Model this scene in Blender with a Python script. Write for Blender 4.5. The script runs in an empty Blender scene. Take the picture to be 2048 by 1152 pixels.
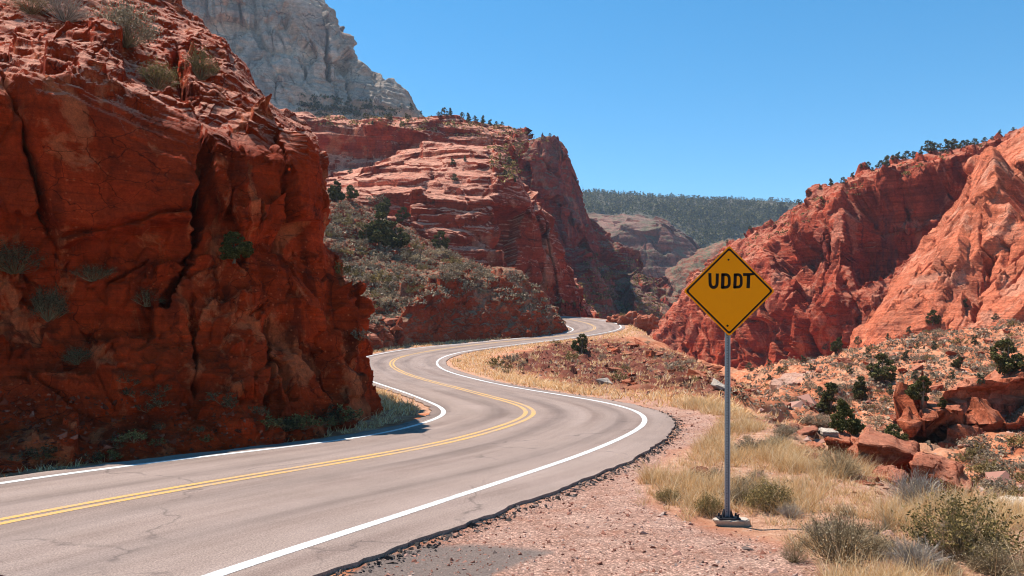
import bpy, bmesh, math, random
import numpy as np
from mathutils import Vector, Matrix
R = math.radians
rng = np.random.RandomState(7)
random.seed(7)
SC = bpy.context.scene
COL = SC.collection
F, HX, HY, CAMZ = 1600.0, 1024.0, 670.0, 2.4

# ------------------------------------------------------------------ camera, sky, sun
cam_d = bpy.data.cameras.new("camera"); cam = bpy.data.objects.new("camera", cam_d); COL.objects.link(cam)
cam.location = (0, 0, CAMZ); cam.rotation_euler = (R(90), 0, 0)
cam_d.lens = 36*F/2048; cam_d.sensor_width = 36; cam_d.shift_y = (HY-576)/2048
cam_d.clip_start = 0.1; cam_d.clip_end = 20000
SC.camera = cam
SUN = np.array([-.50, .36, 1.13]); SUN /= np.linalg.norm(SUN)
w = bpy.data.worlds.new("World"); SC.world = w; w.use_nodes = True
nt = w.node_tree; nt.nodes.clear()
sky = nt.nodes.new("ShaderNodeTexSky"); sky.sky_type = 'NISHITA'; sky.sun_disc = False
sky.sun_elevation = math.asin(SUN[2]); sky.sun_rotation = math.atan2(SUN[0], SUN[1])
sky.air_density = 1.0; sky.dust_density = 0.0; sky.ozone_density = 1.0; sky.altitude = 1800
bg = nt.nodes.new("ShaderNodeBackground"); bg.inputs[1].default_value = 0.112
wo = nt.nodes.new("ShaderNodeOutputWorld")
hs = nt.nodes.new("ShaderNodeHueSaturation"); hs.inputs[0].default_value = .488; hs.inputs[1].default_value = 1.38
nt.links.new(sky.outputs[0], hs.inputs[4]); nt.links.new(hs.outputs[0], bg.inputs[0]); nt.links.new(bg.outputs[0], wo.inputs[0])
sd = bpy.data.lights.new("sun", 'SUN'); sd.energy = 4.8; sd.angle = R(0.5); sd.color = (1, .955, .88)
so = bpy.data.objects.new("sun", sd); COL.objects.link(so)
so.rotation_euler = Vector(SUN).to_track_quat('Z', 'Y').to_euler(); so.location = (-40, 20, 90)
SC.view_settings.view_transform = 'Standard'; SC.view_settings.look = 'None'
SC.view_settings.exposure = 0.75; SC.view_settings.gamma = 1
SC.render.engine = 'CYCLES'
SC.cycles.max_bounces = 5; SC.cycles.diffuse_bounces = 1; SC.cycles.glossy_bounces = 2
SC.cycles.transparent_max_bounces = 4; SC.cycles.volume_bounces = 0
SC.cycles.use_denoising = True; SC.cycles.filter_width = 1.1; SC.cycles.pixel_filter_type = 'BLACKMAN_HARRIS'

# ------------------------------------------------------------------ noise
_perm = rng.permutation(1024); _perm = np.concatenate([_perm, _perm, _perm[:8]]).astype(np.int64)
_g = rng.normal(size=(1024, 3)); _g /= np.linalg.norm(_g, axis=1)[:, None]
_rv = rng.rand(1024, 3)
def _h(ix, iy, iz, s=0):
    return _perm[_perm[_perm[(ix+s) & 1023]+(iy & 1023)]+(iz & 1023)]
def perlin(p, s=0):
    p = np.asarray(p, float); out = np.empty(len(p))
    for a in range(0, len(p), 200000):
        q = p[a:a+200000]; i = np.floor(q).astype(np.int64); f = q-i
        u = f*f*f*(f*(f*6-15)+10); r = np.zeros(len(q))
        for dx in (0, 1):
            wx = u[:, 0] if dx else 1-u[:, 0]
            for dy in (0, 1):
                wy = u[:, 1] if dy else 1-u[:, 1]
                for dz in (0, 1):
                    wz = u[:, 2] if dz else 1-u[:, 2]
                    g = _g[_h(i[:, 0]+dx, i[:, 1]+dy, i[:, 2]+dz, s)]
                    r += wx*wy*wz*(g[:, 0]*(f[:, 0]-dx)+g[:, 1]*(f[:, 1]-dy)+g[:, 2]*(f[:, 2]-dz))
        out[a:a+200000] = r*1.5
    return out
def fbm(p, octv=4, s=0, gain=.5, ridged=False):
    r = 0; a = 1; n = 0; p = np.asarray(p, float)
    for k in range(octv):
        v = perlin(p*2.03**k+k*17.3, s+k*31)
        if ridged: v = 1-2*np.abs(v)
        r = r+a*v; n += a; a *= gain
    return r/n
def worley(p, s=0):
    n = len(p); F1 = np.full(n, 9e9); F2 = np.full(n, 9e9); cid = np.zeros(n, np.int64); off = np.zeros((n, 3))
    i = np.floor(p).astype(np.int64); f = p-i
    for dx in (-1, 0, 1):
        for dy in (-1, 0, 1):
            for dz in (-1, 0, 1):
                h = _h(i[:, 0]+dx, i[:, 1]+dy, i[:, 2]+dz, s)
                o = f-(np.array([dx, dy, dz])+.1+.8*_rv[h]); d = (o*o).sum(1)
                m = d < F1
                F2 = np.where(m, F1, np.minimum(F2, d)); F1 = np.where(m, d, F1)
                cid = np.where(m, h, cid); off[m] = o[m]
    return np.sqrt(F1), np.sqrt(F2), _rv[(cid*7+13) & 1023], off
def sstep(a, b, x):
    t = np.clip((x-a)/(b-a), 0, 1); return t*t*(3-2*t)
def blocks(p, scale, s, amp, tilt=0.6, crack=.6, cw=.06, warp=.25):
    """fractured facets: displacement in metres; scale = cell size per axis"""
    q = p/np.array(scale)
    q = q+warp*np.stack([fbm(q*1.3+5, 2, s+3), fbm(q*1.3+15, 2, s+4), fbm(q*1.3+25, 2, s+5)], 1)
    F1, F2, rv, off = worley(q, s)
    m = np.clip((F2-F1)/(cw*2.6), 0, 1)            # flat faces meeting in V shaped joints
    d = amp*(rv[:, 0]*1.6-.8)+amp*tilt*((off*(rv*2-1)).sum(1)*2)
    return m*d-(1-m)*amp*(crack+.3)
def strata(p, h, thick, s, amp, sharp=3.0, aniso=.12):
    """protruding and receding beds; h = bedding height"""
    q = np.stack([p[:, 0]*aniso/thick, p[:, 1]*aniso/thick, h/thick], 1)
    v = perlin(q, s)+.5*perlin(q*np.array([1.7, 1.7, 2.3])+9, s+1)
    return amp*np.tanh(v*sharp)

def clefts(p, s, depth, width, seed, vert=.15):
    """narrow joints that run down the face (vert < 1) or along the beds (vert > 1)"""
    v = perlin(p*np.array([s, s, s*vert])+seed*3.1, seed)+.35*perlin(p*np.array([s, s, s*vert])*3.1+seed, seed+1)
    m = sstep(-.2, .25, perlin(p*s*.6+7, seed+2))
    return -depth*np.exp(-(v/width)**2)*m
def terrace(p, h, thick, seed, w=1.0, riser=.22, warp=.7):
    """turns a slope into flat treads and steep risers (vertical displacement only)"""
    t = h/thick+warp*perlin(p/(thick*7.0)+seed, seed)+.25*perlin(p/(thick*1.6)+seed, seed+1)
    f = t-np.floor(t); q = sstep(.5-riser, .5+riser, f)
    out = np.zeros((len(p), 3)); out[:, 2] = thick*(q-f)*w*.92
    return out
# ------------------------------------------------------------------ geometry helpers
def P(px, py, Y):
    return np.array([(px-HX)/F*Y, Y, CAMZ+(HY-py)/F*Y])
def proj(p):
    return HX+F*p[:, 0]/p[:, 1], HY-F*(p[:, 2]-CAMZ)/p[:, 1]
def polydist(x, y, poly, closed=True):
    """distance to polyline; signed (positive inside) when closed"""
    P_ = np.array(poly, float); n = len(P_); d = np.full(len(x), 9e9); ins = np.zeros(len(x), bool)
    for i in range(n if closed else n-1):
        a = P_[i]; b = P_[(i+1) % n]; e = b-a
        t = np.clip(((x-a[0])*e[0]+(y-a[1])*e[1])/(e@e+1e-9), 0, 1)
        d = np.minimum(d, np.hypot(x-a[0]-t*e[0], y-a[1]-t*e[1]))
        if closed:
            c = (a[1] > y) != (b[1] > y)
            with np.errstate(divide='ignore', invalid='ignore'):
                xi = (b[0]-a[0])*(y-a[1])/(b[1]-a[1]+1e-12)+a[0]
            ins ^= c & (x < xi)
    return np.where(ins, d, -d) if closed else d
def crm(n_in, t):
    """Catmull-Rom weights, t in [0, n_in-1]"""
    i = np.clip(np.floor(t).astype(int), 0, n_in-2); f = t-i; W = np.zeros((len(t), n_in)); r = np.arange(len(t))
    w0 = -.5*f+f*f-.5*f**3; w1 = 1-2.5*f*f+1.5*f**3; w2 = .5*f+2*f*f-1.5*f**3; w3 = -.5*f*f+.5*f**3
    for k, ww in ((-1, w0), (0, w1), (1, w2), (2, w3)):
        j = i+k; lo = j < 0; hi = j > n_in-1; ok = ~lo & ~hi
        np.add.at(W, (r[ok], j[ok]), ww[ok])
        np.add.at(W, (r[lo], 0), 2*ww[lo]); np.add.at(W, (r[lo], 1), -ww[lo])
        np.add.at(W, (r[hi], n_in-1), 2*ww[hi]); np.add.at(W, (r[hi], n_in-2), -ww[hi])
    return W
def resample(pts, n):
    """pts (k,d) -> n points along a cubic through them, even in its own length"""
    pts = np.asarray(pts, float); k = len(pts); t = np.linspace(0, k-1, 40*k)
    c = crm(k, t)@pts; L = np.concatenate([[0], np.cumsum(np.linalg.norm(np.diff(c, axis=0), axis=1))])
    s = np.linspace(0, L[-1], n)
    return np.stack([np.interp(s, L, c[:, j]) for j in range(pts.shape[1])], 1)
def mesh_np(name, V, Fq, mat=None, smooth=True, link=True):
    me = bpy.data.meshes.new(name); V = np.asarray(V, np.float32); Fq = np.asarray(Fq, np.int32); k = Fq.shape[1]
    me.vertices.add(len(V)); me.vertices.foreach_set("co", V.ravel())
    me.loops.add(Fq.size); me.loops.foreach_set("vertex_index", Fq.ravel())
    me.polygons.add(len(Fq)); me.polygons.foreach_set("loop_start", np.arange(0, Fq.size, k, dtype=np.int32))
    me.polygons.foreach_set("loop_total", np.full(len(Fq), k, np.int32))
    me.polygons.foreach_set("use_smooth", np.full(len(Fq), smooth))
    me.update(calc_edges=True)
    if mat: me.materials.append(mat)
    if not link: return me
    o = bpy.data.objects.new(name, me); COL.objects.link(o); return o
def gridfaces(nv, nu):
    i = np.arange(nv*nu).reshape(nv, nu)
    return np.stack([i[:-1, :-1], i[:-1, 1:], i[1:, 1:], i[1:, :-1]], -1).reshape(-1, 4)
def gnorm(G):
    du = np.gradient(G, axis=1); dv = np.gradient(G, axis=0); n = np.cross(du, dv)
    return n/(np.linalg.norm(n, axis=2, keepdims=True)+1e-12)
def smoothn(n, k):
    for ax in (0, 1):
        for _ in range(2):
            pad = [(0, 0)]*3; pad[ax] = (k+1, k); q = np.cumsum(np.pad(n, pad, mode='edge'), axis=ax)
            a = [slice(None)]*3; b = [slice(None)]*3; a[ax] = slice(2*k+1, None); b[ax] = slice(None, -(2*k+1))
            n = (q[tuple(a)]-q[tuple(b)])/(2*k+1)
    return n/(np.linalg.norm(n, axis=2, keepdims=True)+1e-12)
def tag(o, label=None, cat=None, group=None, kind=None):
    if label: o['label'] = label
    if cat: o['category'] = cat
    if group: o['group'] = group
    if kind: o['kind'] = kind
    return o
def attr(o, name, vals):
    a = o.data.attributes.new(name, 'FLOAT', 'POINT'); a.data.foreach_set("value", np.asarray(vals, np.float32))

def patch(name, rows, nu, nv, disp, mat, skirt=12, vpow=None):
    """a rock mass: rows of (px,py,distance) from foot to top, lofted in world space, then eroded by disp(p, n, G)"""
    K = 22; G = []
    for r in rows:
        r = np.array(r, float); W = np.array([P(*q) for q in r])
        m = np.hypot(np.diff(r[:, 0]), np.diff(r[:, 1]))+250*np.abs(np.diff(np.log(r[:, 2])))
        m = np.concatenate([[0], np.cumsum(m)]); t = np.interp(np.linspace(0, m[-1], K), m, np.arange(len(r)))
        G.append(crm(len(r), t)@W)
    G = np.array(G)
    if skirt:
        b = G[0].copy(); b[:, 2] -= skirt; b[:, 1] *= .998; G = np.concatenate([b[None], G])
    # even sampling over rows by apparent size
    d = np.linalg.norm(np.diff(G, axis=0), axis=2).mean(1)/G[1:, :, 1].mean(1)
    if skirt: d[0] *= .15
    m = np.concatenate([[0], np.cumsum(d)])
    t = np.interp(np.linspace(0, m[-1], nv), m, np.arange(len(G)))
    G = np.tensordot(crm(len(G), t), G, (1, 0))
    G = np.einsum('ij,vjc->vic', crm(K, np.linspace(0, K-1, nu)), G)
    global CUR
    CUR = G.shape[:2]
    for kf, f in enumerate(disp):
        if kf < 2: n = gnorm(G)
        if kf == 1: n = smoothn(n, 6)
        n = n.reshape(-1, 3); p = G.reshape(-1, 3)
        view = np.array([0, 0, CAMZ])-p; view /= np.linalg.norm(view, axis=1)[:, None]
        fr = sstep(-.05, .2, (n*view).sum(1))
        px, py = proj(p)
        d = f(p, n, px, py, fr)
        if d.ndim == 1: d = n*d[:, None]
        G = (p+d).reshape(G.shape)
    o = mesh_np(name, G.reshape(-1, 3), gridfaces(*G.shape[:2]), mat)
    return o
def facets(scale, seed, blend=.85, lean=(0, 0), warp=.08, mask=None):
    """breaks the surface into flat fracture faces: every cell is laid onto its own best plane"""
    def f(p, n, px, py, fr):
        nv, nu = CUR; ii, jj = np.divmod(np.arange(len(p)), nu); U = jj/nu*100.; V = ii/nv*100.
        q = np.stack([p[:, 0]+lean[0]*p[:, 2], p[:, 1]+lean[1]*p[:, 2], p[:, 2]], 1)/np.array(scale, float)
        q = q+warp*np.stack([fbm(q*1.7+5, 2, seed+3), fbm(q*1.7+15, 2, seed+4), fbm(q*1.7+25, 2, seed+5)], 1)
        i = np.floor(q).astype(np.int64); fq = q-i; best = np.full(len(q), 9e9); key = np.zeros(len(q), np.int64)
        for dx in (-1, 0, 1):
            for dy in (-1, 0, 1):
                for dz in (-1, 0, 1):
                    c = i+np.array([dx, dy, dz]); h = _h(c[:, 0], c[:, 1], c[:, 2], seed); o = fq-(np.array([dx, dy, dz])+_rv[h]); d = (o*o).sum(1)
                    m = d < best; best = np.where(m, d, best); key = np.where(m, ((c[:, 0]+4000)*8000+(c[:, 1]+4000))*8000+c[:, 2]+4000, key)
        _, inv = np.unique(key, return_inverse=True); K = inv.max()+1; inv = inv.ravel()
        bc = lambda w_: np.bincount(inv, w_, K); cnt = np.maximum(bc(np.ones(len(p))), 1); mu = bc(U)/cnt; mv = bc(V)/cnt; du = U-mu[inv]; dv = V-mv[inv]
        a, b, c = bc(du*du)+1e-3, bc(du*dv), bc(dv*dv)+1e-3; det = a*c-b*b+1e-9; out = np.empty_like(p)
        for k in range(3):
            mp = bc(p[:, k])/cnt; e = p[:, k]-mp[inv]; s1, s2 = bc(du*e), bc(dv*e)
            out[:, k] = mp[inv]+((c*s1-b*s2)/det)[inv]*du+((a*s2-b*s1)/det)[inv]*dv-p[:, k]
        ln = np.linalg.norm(out, axis=1); lim = .28*min(scale[0], scale[2]*1.5); out *= np.minimum(1, lim/(ln+1e-9))[:, None]
        wgt = blend*(cnt[inv] > 14)*sstep(.0, .25, fr)
        if mask is not None: wgt = wgt*mask(p, px, py)
        return out*wgt[:, None]
    return f
def sculpt(items, jit=6, jf=.03):
    """items: (polygon in view angles, metres out, softness) evaluated where the surface stands"""
    def f(p, n, px, py, fr):
        j1 = fbm(np.stack([px*jf, py*jf, px*0], 1), 3, 5)*jit; j2 = fbm(np.stack([px*jf, py*jf, px*0+7], 1), 3, 6)*jit
        x = px+j1; y = py+j2; d = np.zeros(len(px))
        for it in items:
            if it[0] == 'c':      # crack: points, depth, half width
                dd = polydist(x, y, it[1], False); d -= it[2]*np.exp(-(dd/it[3])**2)
            else:
                poly, amt, soft = it; b = np.array(poly)
                m = (x > b[:, 0].min()-3*soft) & (x < b[:, 0].max()+3*soft) & (y > b[:, 1].min()-3*soft) & (y < b[:, 1].max()+3*soft)
                if m.any():
                    sd_ = polydist(x[m], y[m], poly); d[m] += amt*sstep(-soft, soft, sd_)
        return d*fr
    return f

# ------------------------------------------------------------------ material helpers
class NT:
    def __init__(s, name):
        s.m = bpy.data.materials.new(name); s.m.use_nodes = True; s.t = s.m.node_tree; s.t.nodes.clear()
        s.out = s.n("ShaderNodeOutputMaterial"); s.b = s.n("ShaderNodeBsdfPrincipled"); s.l(s.b.outputs[0], s.out.inputs[0])
        s.b.inputs["Roughness"].default_value = .9; s.b.inputs["Specular IOR Level"].default_value = .07
    def n(s, t): return s.t.nodes.new(t)
    def l(s, a, b): s.t.links.new(a, b)
    def coord(s, scale=(1, 1, 1), rot=(0, 0, 0), src=None):
        if src is None:
            src = s.n("ShaderNodeTexCoord").outputs["Object"]
        m = s.n("ShaderNodeMapping"); m.inputs["Scale"].default_value = scale; m.inputs["Rotation"].default_value = rot
        s.l(src, m.inputs[0]); return m.outputs[0]
    def noise(s, vec, scale, det=6, rough=.6, dist=0):
        n = s.n("ShaderNodeTexNoise"); n.inputs["Scale"].default_value = scale; n.inputs["Detail"].default_value = det
        n.inputs["Roughness"].default_value = rough; n.inputs["Distortion"].default_value = dist
        s.l(vec, n.inputs["Vector"]); return n.outputs[0]
    def vor(s, vec, scale, feat='DISTANCE_TO_EDGE', out=0):
        n = s.n("ShaderNodeTexVoronoi"); n.feature = feat; n.inputs["Scale"].default_value = scale; s.l(vec, n.inputs["Vector"]); return n.outputs[out]
    def ramp(s, f, stops, interp='LINEAR'):
        r = s.n("ShaderNodeValToRGB"); r.color_ramp.interpolation = interp
        while len(r.color_ramp.elements) < len(stops): r.color_ramp.elements.new(.5)
        for e, (p, c) in zip(r.color_ramp.elements, stops):
            e.position = p; e.color = (*c, 1) if isinstance(c, (tuple, list)) else (c, c, c, 1)
        s.l(f, r.inputs[0]); return r.outputs[0]
    def mix(s, fac, a, b, mode='MIX'):
        m = s.n("ShaderNodeMix"); m.data_type = 'RGBA'; m.blend_type = mode
        for v, i in ((fac, 0), (a, 6), (b, 7)):
            if isinstance(v, (int, float)): m.inputs[i].default_value = v if i == 0 else (v, v, v, 1)
            elif isinstance(v, (tuple, list)): m.inputs[i].default_value = (*v, 1)
            else: s.l(v, m.inputs[i])
        return m.outputs[2]
    def math(s, op, a, b=0.0, clamp=False):
        m = s.n("ShaderNodeMath"); m.operation = op; m.use_clamp = clamp
        for v, i in ((a, 0), (b, 1)):
            if isinstance(v, (int, float)): m.inputs[i].default_value = v
            else: s.l(v, m.inputs[i])
        return m.outputs[0]
    def attr(s, name, out=2):
        a = s.n("ShaderNodeAttribute"); a.attribute_name = name; return a.outputs[out]
    def bump(s, h, strength, dist, prev=None):
        b = s.n("ShaderNodeBump"); b.inputs["Strength"].default_value = strength; b.inputs["Distance"].default_value = dist
        s.l(h, b.inputs["Height"])
        if prev is not None: s.l(prev, b.inputs["Normal"])
        return b.outputs[0]
    def done(s, col, nrm=None, rough=None):
        if isinstance(col, (tuple, list)): s.b.inputs["Base Color"].default_value = (*col, 1)
        else: s.l(col, s.b.inputs["Base Color"])
        if nrm is not None: s.l(nrm, s.b.inputs["Normal"])
        if rough is not None: s.b.inputs["Roughness"].default_value = rough
        return s.m
def cscale(c, k): return tuple(min(1, x*k) for x in c)
def rock_mat(name, base, unit, pale=None, dark=None, bed=1.0, varnish=.5, dust_lit=.5, dust_litcol=None, bump=1.0, scrub=0.0, speck=0.0, dust_litz=None, dlo=.5):
    """unit = metres of the coarse feature size"""
    t = NT(name); u = 1/unit
    pale = pale or cscale(base, 1.7); dark = dark or cscale(base, .45); dust_litcol = dust_litcol or cscale(base, 2.0)
    c0 = t.coord((u, u, u)); nz = t.noise(c0, 1.0, 8, .62, .4)
    col = t.ramp(nz, [(.32, cscale(base, .72)), (.5, base), (.68, cscale(base, 1.35))])
    cb = t.coord((u*.35, u*.35, u*6), (R(4), R(3), 0)); nb = t.noise(cb, 1.0, 5, .6, .3)
    bedc = t.ramp(nb, [(.35, .62), (.47, 1.0), (.53, .9), (.65, 1.25)])
    col = t.mix(bed, col, bedc, 'MULTIPLY')
    nb2 = t.noise(t.coord((u*.6, u*.6, u*21), (R(4), R(3), 0)), 1.0, 4, .65, .35)
    col = t.mix(min(1, bed*.9), col, t.ramp(nb2, [(.36, .58), (.46, 1.0), (.56, .95), (.66, 1.3)]), 'MULTIPLY')
    # pale scars where the face has spalled, dark desert varnish streaks running down
    np_ = t.noise(t.coord((u*.8, u*.8, u*.45), (0, R(20), 0)), 1.3, 7, .65, .8)
    col = t.mix(t.ramp(np_, [(.55, 0.0), (.60, .7), (.72, .9)]), col, pale)
    ns = t.noise(t.coord((u*3.2, u*3.2, u*.28)), 1.0, 4, .55, .2); nm = t.noise(c0, .45, 3)
    vs = t.math('MULTIPLY', t.ramp(ns, [(.5, 0.0), (.58, 1.0)]), t.ramp(nm, [(.42, 0.0), (.6, varnish)]))
    col = t.mix(vs, col, dark)
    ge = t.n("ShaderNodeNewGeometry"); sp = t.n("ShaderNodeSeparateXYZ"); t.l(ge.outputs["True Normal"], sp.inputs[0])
    up = t.ramp(sp.outputs[2], [(dlo, 0.0), (dlo+.3, dust_lit)])  # upward faces: sand dust, plus sunlit brightness put into the colour
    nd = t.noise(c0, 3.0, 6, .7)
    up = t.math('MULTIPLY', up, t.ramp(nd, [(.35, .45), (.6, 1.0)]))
    if dust_litz is not None:      # keeps the painted sunlit paleness to the upper cliff
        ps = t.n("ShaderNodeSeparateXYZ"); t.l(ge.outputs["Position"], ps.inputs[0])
        up = t.math('MULTIPLY', up, t.ramp(t.math('MULTIPLY', ps.outputs[2], .05), [(dust_litz*.05, .0), (dust_litz*.05+.06, 1.0)]))
    col = t.mix(up, col, dust_litcol)
    if scrub > 0:
        nsx = t.noise(c0, 5, 5, .75)
        sc_ = t.math('MULTIPLY', t.ramp(nsx, [(.48, 0.0), (.56, scrub)]), t.ramp(sp.outputs[2], [(.35, 0.0), (.6, 1.0)]))
        col = t.mix(sc_, col, (.16, .15, .09))
    fine = t.noise(c0, 14, 6, .75); col = t.mix(.8, col, t.ramp(fine, [(.3, .55), (.5, 1.0), (.7, 1.4)]), 'MULTIPLY')
    fine2 = t.noise(c0, 48, 4, .8); col = t.mix(.6, col, t.ramp(fine2, [(.3, .6), (.5, 1.0), (.7, 1.4)]), 'MULTIPLY')
    if speck > 0:
        sv = t.vor(c0, 9, 'F1', 0); col = t.mix(t.math('MULTIPLY', t.ramp(sv, [(.1, 1.0), (.2, 0.0)]), t.ramp(nm, [(.45, 0.0), (.6, speck)])), col, cscale(pale, 1.3))
    wv = t.coord((u*1.1, u*1.1, u*1.9), (R(8), R(-6), 0)); wn = t.n("ShaderNodeVectorMath"); wn.operation = 'ADD'
    nn = t.n("ShaderNodeTexNoise"); nn.inputs["Scale"].default_value = 2.5; nn.inputs["Detail"].default_value = 5; t.l(c0, nn.inputs["Vector"])
    ms = t.n("ShaderNodeVectorMath"); ms.operation = 'SCALE'; ms.inputs[3].default_value = .45; t.l(nn.outputs[1], ms.inputs[0])
    t.l(wv, wn.inputs[0]); t.l(ms.outputs[0], wn.inputs[1])
    ve = t.vor(wn.outputs[0], 1.6); crack = t.ramp(ve, [(0.0, 0.0), (.018, 1.0)])
    cm = t.math('MULTIPLY', t.math('SUBTRACT', 1.0, crack), t.ramp(t.noise(c0, .9, 4), [(.46, 0.0), (.54, .8)])); col = t.mix(cm, col, cscale(dark, .35))
    b1 = t.bump(nz, .5*bump, .35*unit); b2 = t.bump(nb, .55*bump, .12*unit, b1)
    b3 = t.bump(cm, -.5*bump, .05*unit, t.bump(nb2, .5*bump, .04*unit, b2)); b4 = t.bump(fine2, .5*bump, .018*unit, t.bump(fine, .8*bump, .08*unit, b3))
    return t.done(col, b4)
# ================================================================== materials of the land
RED = (.34, .085, .036)
M_near = rock_mat("near_rock", (.40, .038, .007), 1.6, pale=(.58, .135, .05), dark=(.09, .010, .003), bed=.6, varnish=.75, dlo=.4, dust_lit=1.0, dust_litcol=(.74, .33, .22), speck=.6, dust_litz=7.0)
M_cut = rock_mat("cut_rock", (.36, .060, .022), 5, pale=(.45, .20, .12), dark=(.14, .05, .035), bed=.45, dust_lit=.9, dust_litcol=(.34, .22, .14), scrub=.6)
M_slab = rock_mat("slab_rock", (.36, .058, .026), 9, pale=(.50, .19, .11), dark=(.13, .03, .03), bed=.9, dust_lit=1.0, dlo=.36, dust_litcol=(.78, .36, .24), varnish=.5)
M_butte = rock_mat("butte_rock", (.32, .055, .032), 14, pale=(.42, .17, .11), dark=(.15, .06, .06), bed=.7, dust_lit=.7, dust_litcol=(.40, .27, .19), scrub=.7, varnish=.7)
M_right = rock_mat("right_rock", (.42, .072, .034), 8, dlo=.4, pale=(.58, .20, .12), dark=(.13, .035, .03), bed=.8, dust_lit=.6, dust_litcol=(.60, .26, .16), varnish=.7)
M_butt = rock_mat("buttress_rock", (.62, .165, .08), 7, pale=(.72, .31, .19), dark=(.20, .05, .035), bed=.55, dust_lit=.35, dust_litcol=(.62, .28, .17), varnish=.5)
M_white = rock_mat("white_rock", (.54, .41, .32), 30, pale=(.58, .34, .23), dark=(.13, .09, .08), bed=.6, dust_lit=.4, dust_litcol=(.5, .40, .31), varnish=1.0)
M_farred = rock_mat("far_rock", (.21, .075, .052), 40, pale=(.28, .12, .09), dark=(.11, .05, .045), bed=.8, dust_lit=.5, dust_litcol=(.40, .28, .21), scrub=.7)
M_mesa = rock_mat("mesa_soil", (.11, .09, .06), 50, pale=(.22, .18, .13), dark=(.06, .07, .045), bed=.2, dust_lit=.2, dust_litcol=(.2, .18, .12), varnish=.3)

def W(x, y, z): return (x, y, z)
# ================================================================== near cliff
rows = [
 [(-260,988,12.3),(0,954,13.8),(200,932,15.),(400,909,16.4),(600,883,18.3),(680,863,20.3),(733,838,23.6),(742,818,29),(640,800,36)],
 [(-260,860,14.6),(0,850,15.3),(200,850,16.2),(400,845,17.5),(560,830,19.2),(660,805,21.3),(714,785,24),(724,775,29),(640,760,36)],
 [(-260,690,15.8),(0,690,16.7),(200,700,17.5),(330,720,18.4),(480,740,19.2),(600,740,20.6),(682,720,22.4),(706,695,24.5),(706,700,29),(630,700,36)],
 [(-260,590,15.9),(0,590,17.0),(200,580,18.6),(400,590,19.4),(560,590,20.8),(650,590,22.4),(690,590,24.5),(680,590,29),(600,600,36)],
 [(-260,470,16.2),(0,480,17.3),(200,470,18.6),(400,460,19.6),(540,460,21),(615,465,22.8),(640,475,25),(630,480,29),(560,500,36)],
 [(-260,330,16.4),(0,340,17.5),(200,340,18.8),(400,350,20.1),(540,350,21.6),(622,350,23.2),(645,345,25.5),(635,370,30),(560,400,37)],
 [(-260,130,15.8),(0,165,17.3),(150,185,19.0),(300,215,20.7),(420,240,21.6),(530,250,23.1),(588,258,24.6),(608,262,26.5),(600,290,31),(540,330,38)],
 [(-260,95,20.2),(0,100,21),(150,115,21.9),(300,135,23),(400,150,23.6),(480,165,25),(516,175,27),(505,220,31),(450,270,38)],
 [(-260,25,23.2),(0,30,24),(150,45,25),(280,65,26.2),(360,80,26.8),(420,88,27.8),(450,92,29),(440,150,33),(390,210,40)],
 [(-260,-70,26.5),(0,-60,27),(150,-60,28),(250,-30,28.5),(300,-10,29),(350,10,30),(372,35,31.5),(360,90,35),(330,160,42)],
 [(-260,-250,30),(0,-240,30.5),(150,-220,31),(250,-150,31.5),(290,-100,32),(320,-60,33),(345,-10,34),(340,60,38),(300,130,45)],
 [(-260,-200,38),(0,-200,38),(150,-180,38.5),(250,-120,39),(290,-80,39.5),(310,-40,40),(330,0,41),(330,60,44),(300,130,50)],
]
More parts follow.
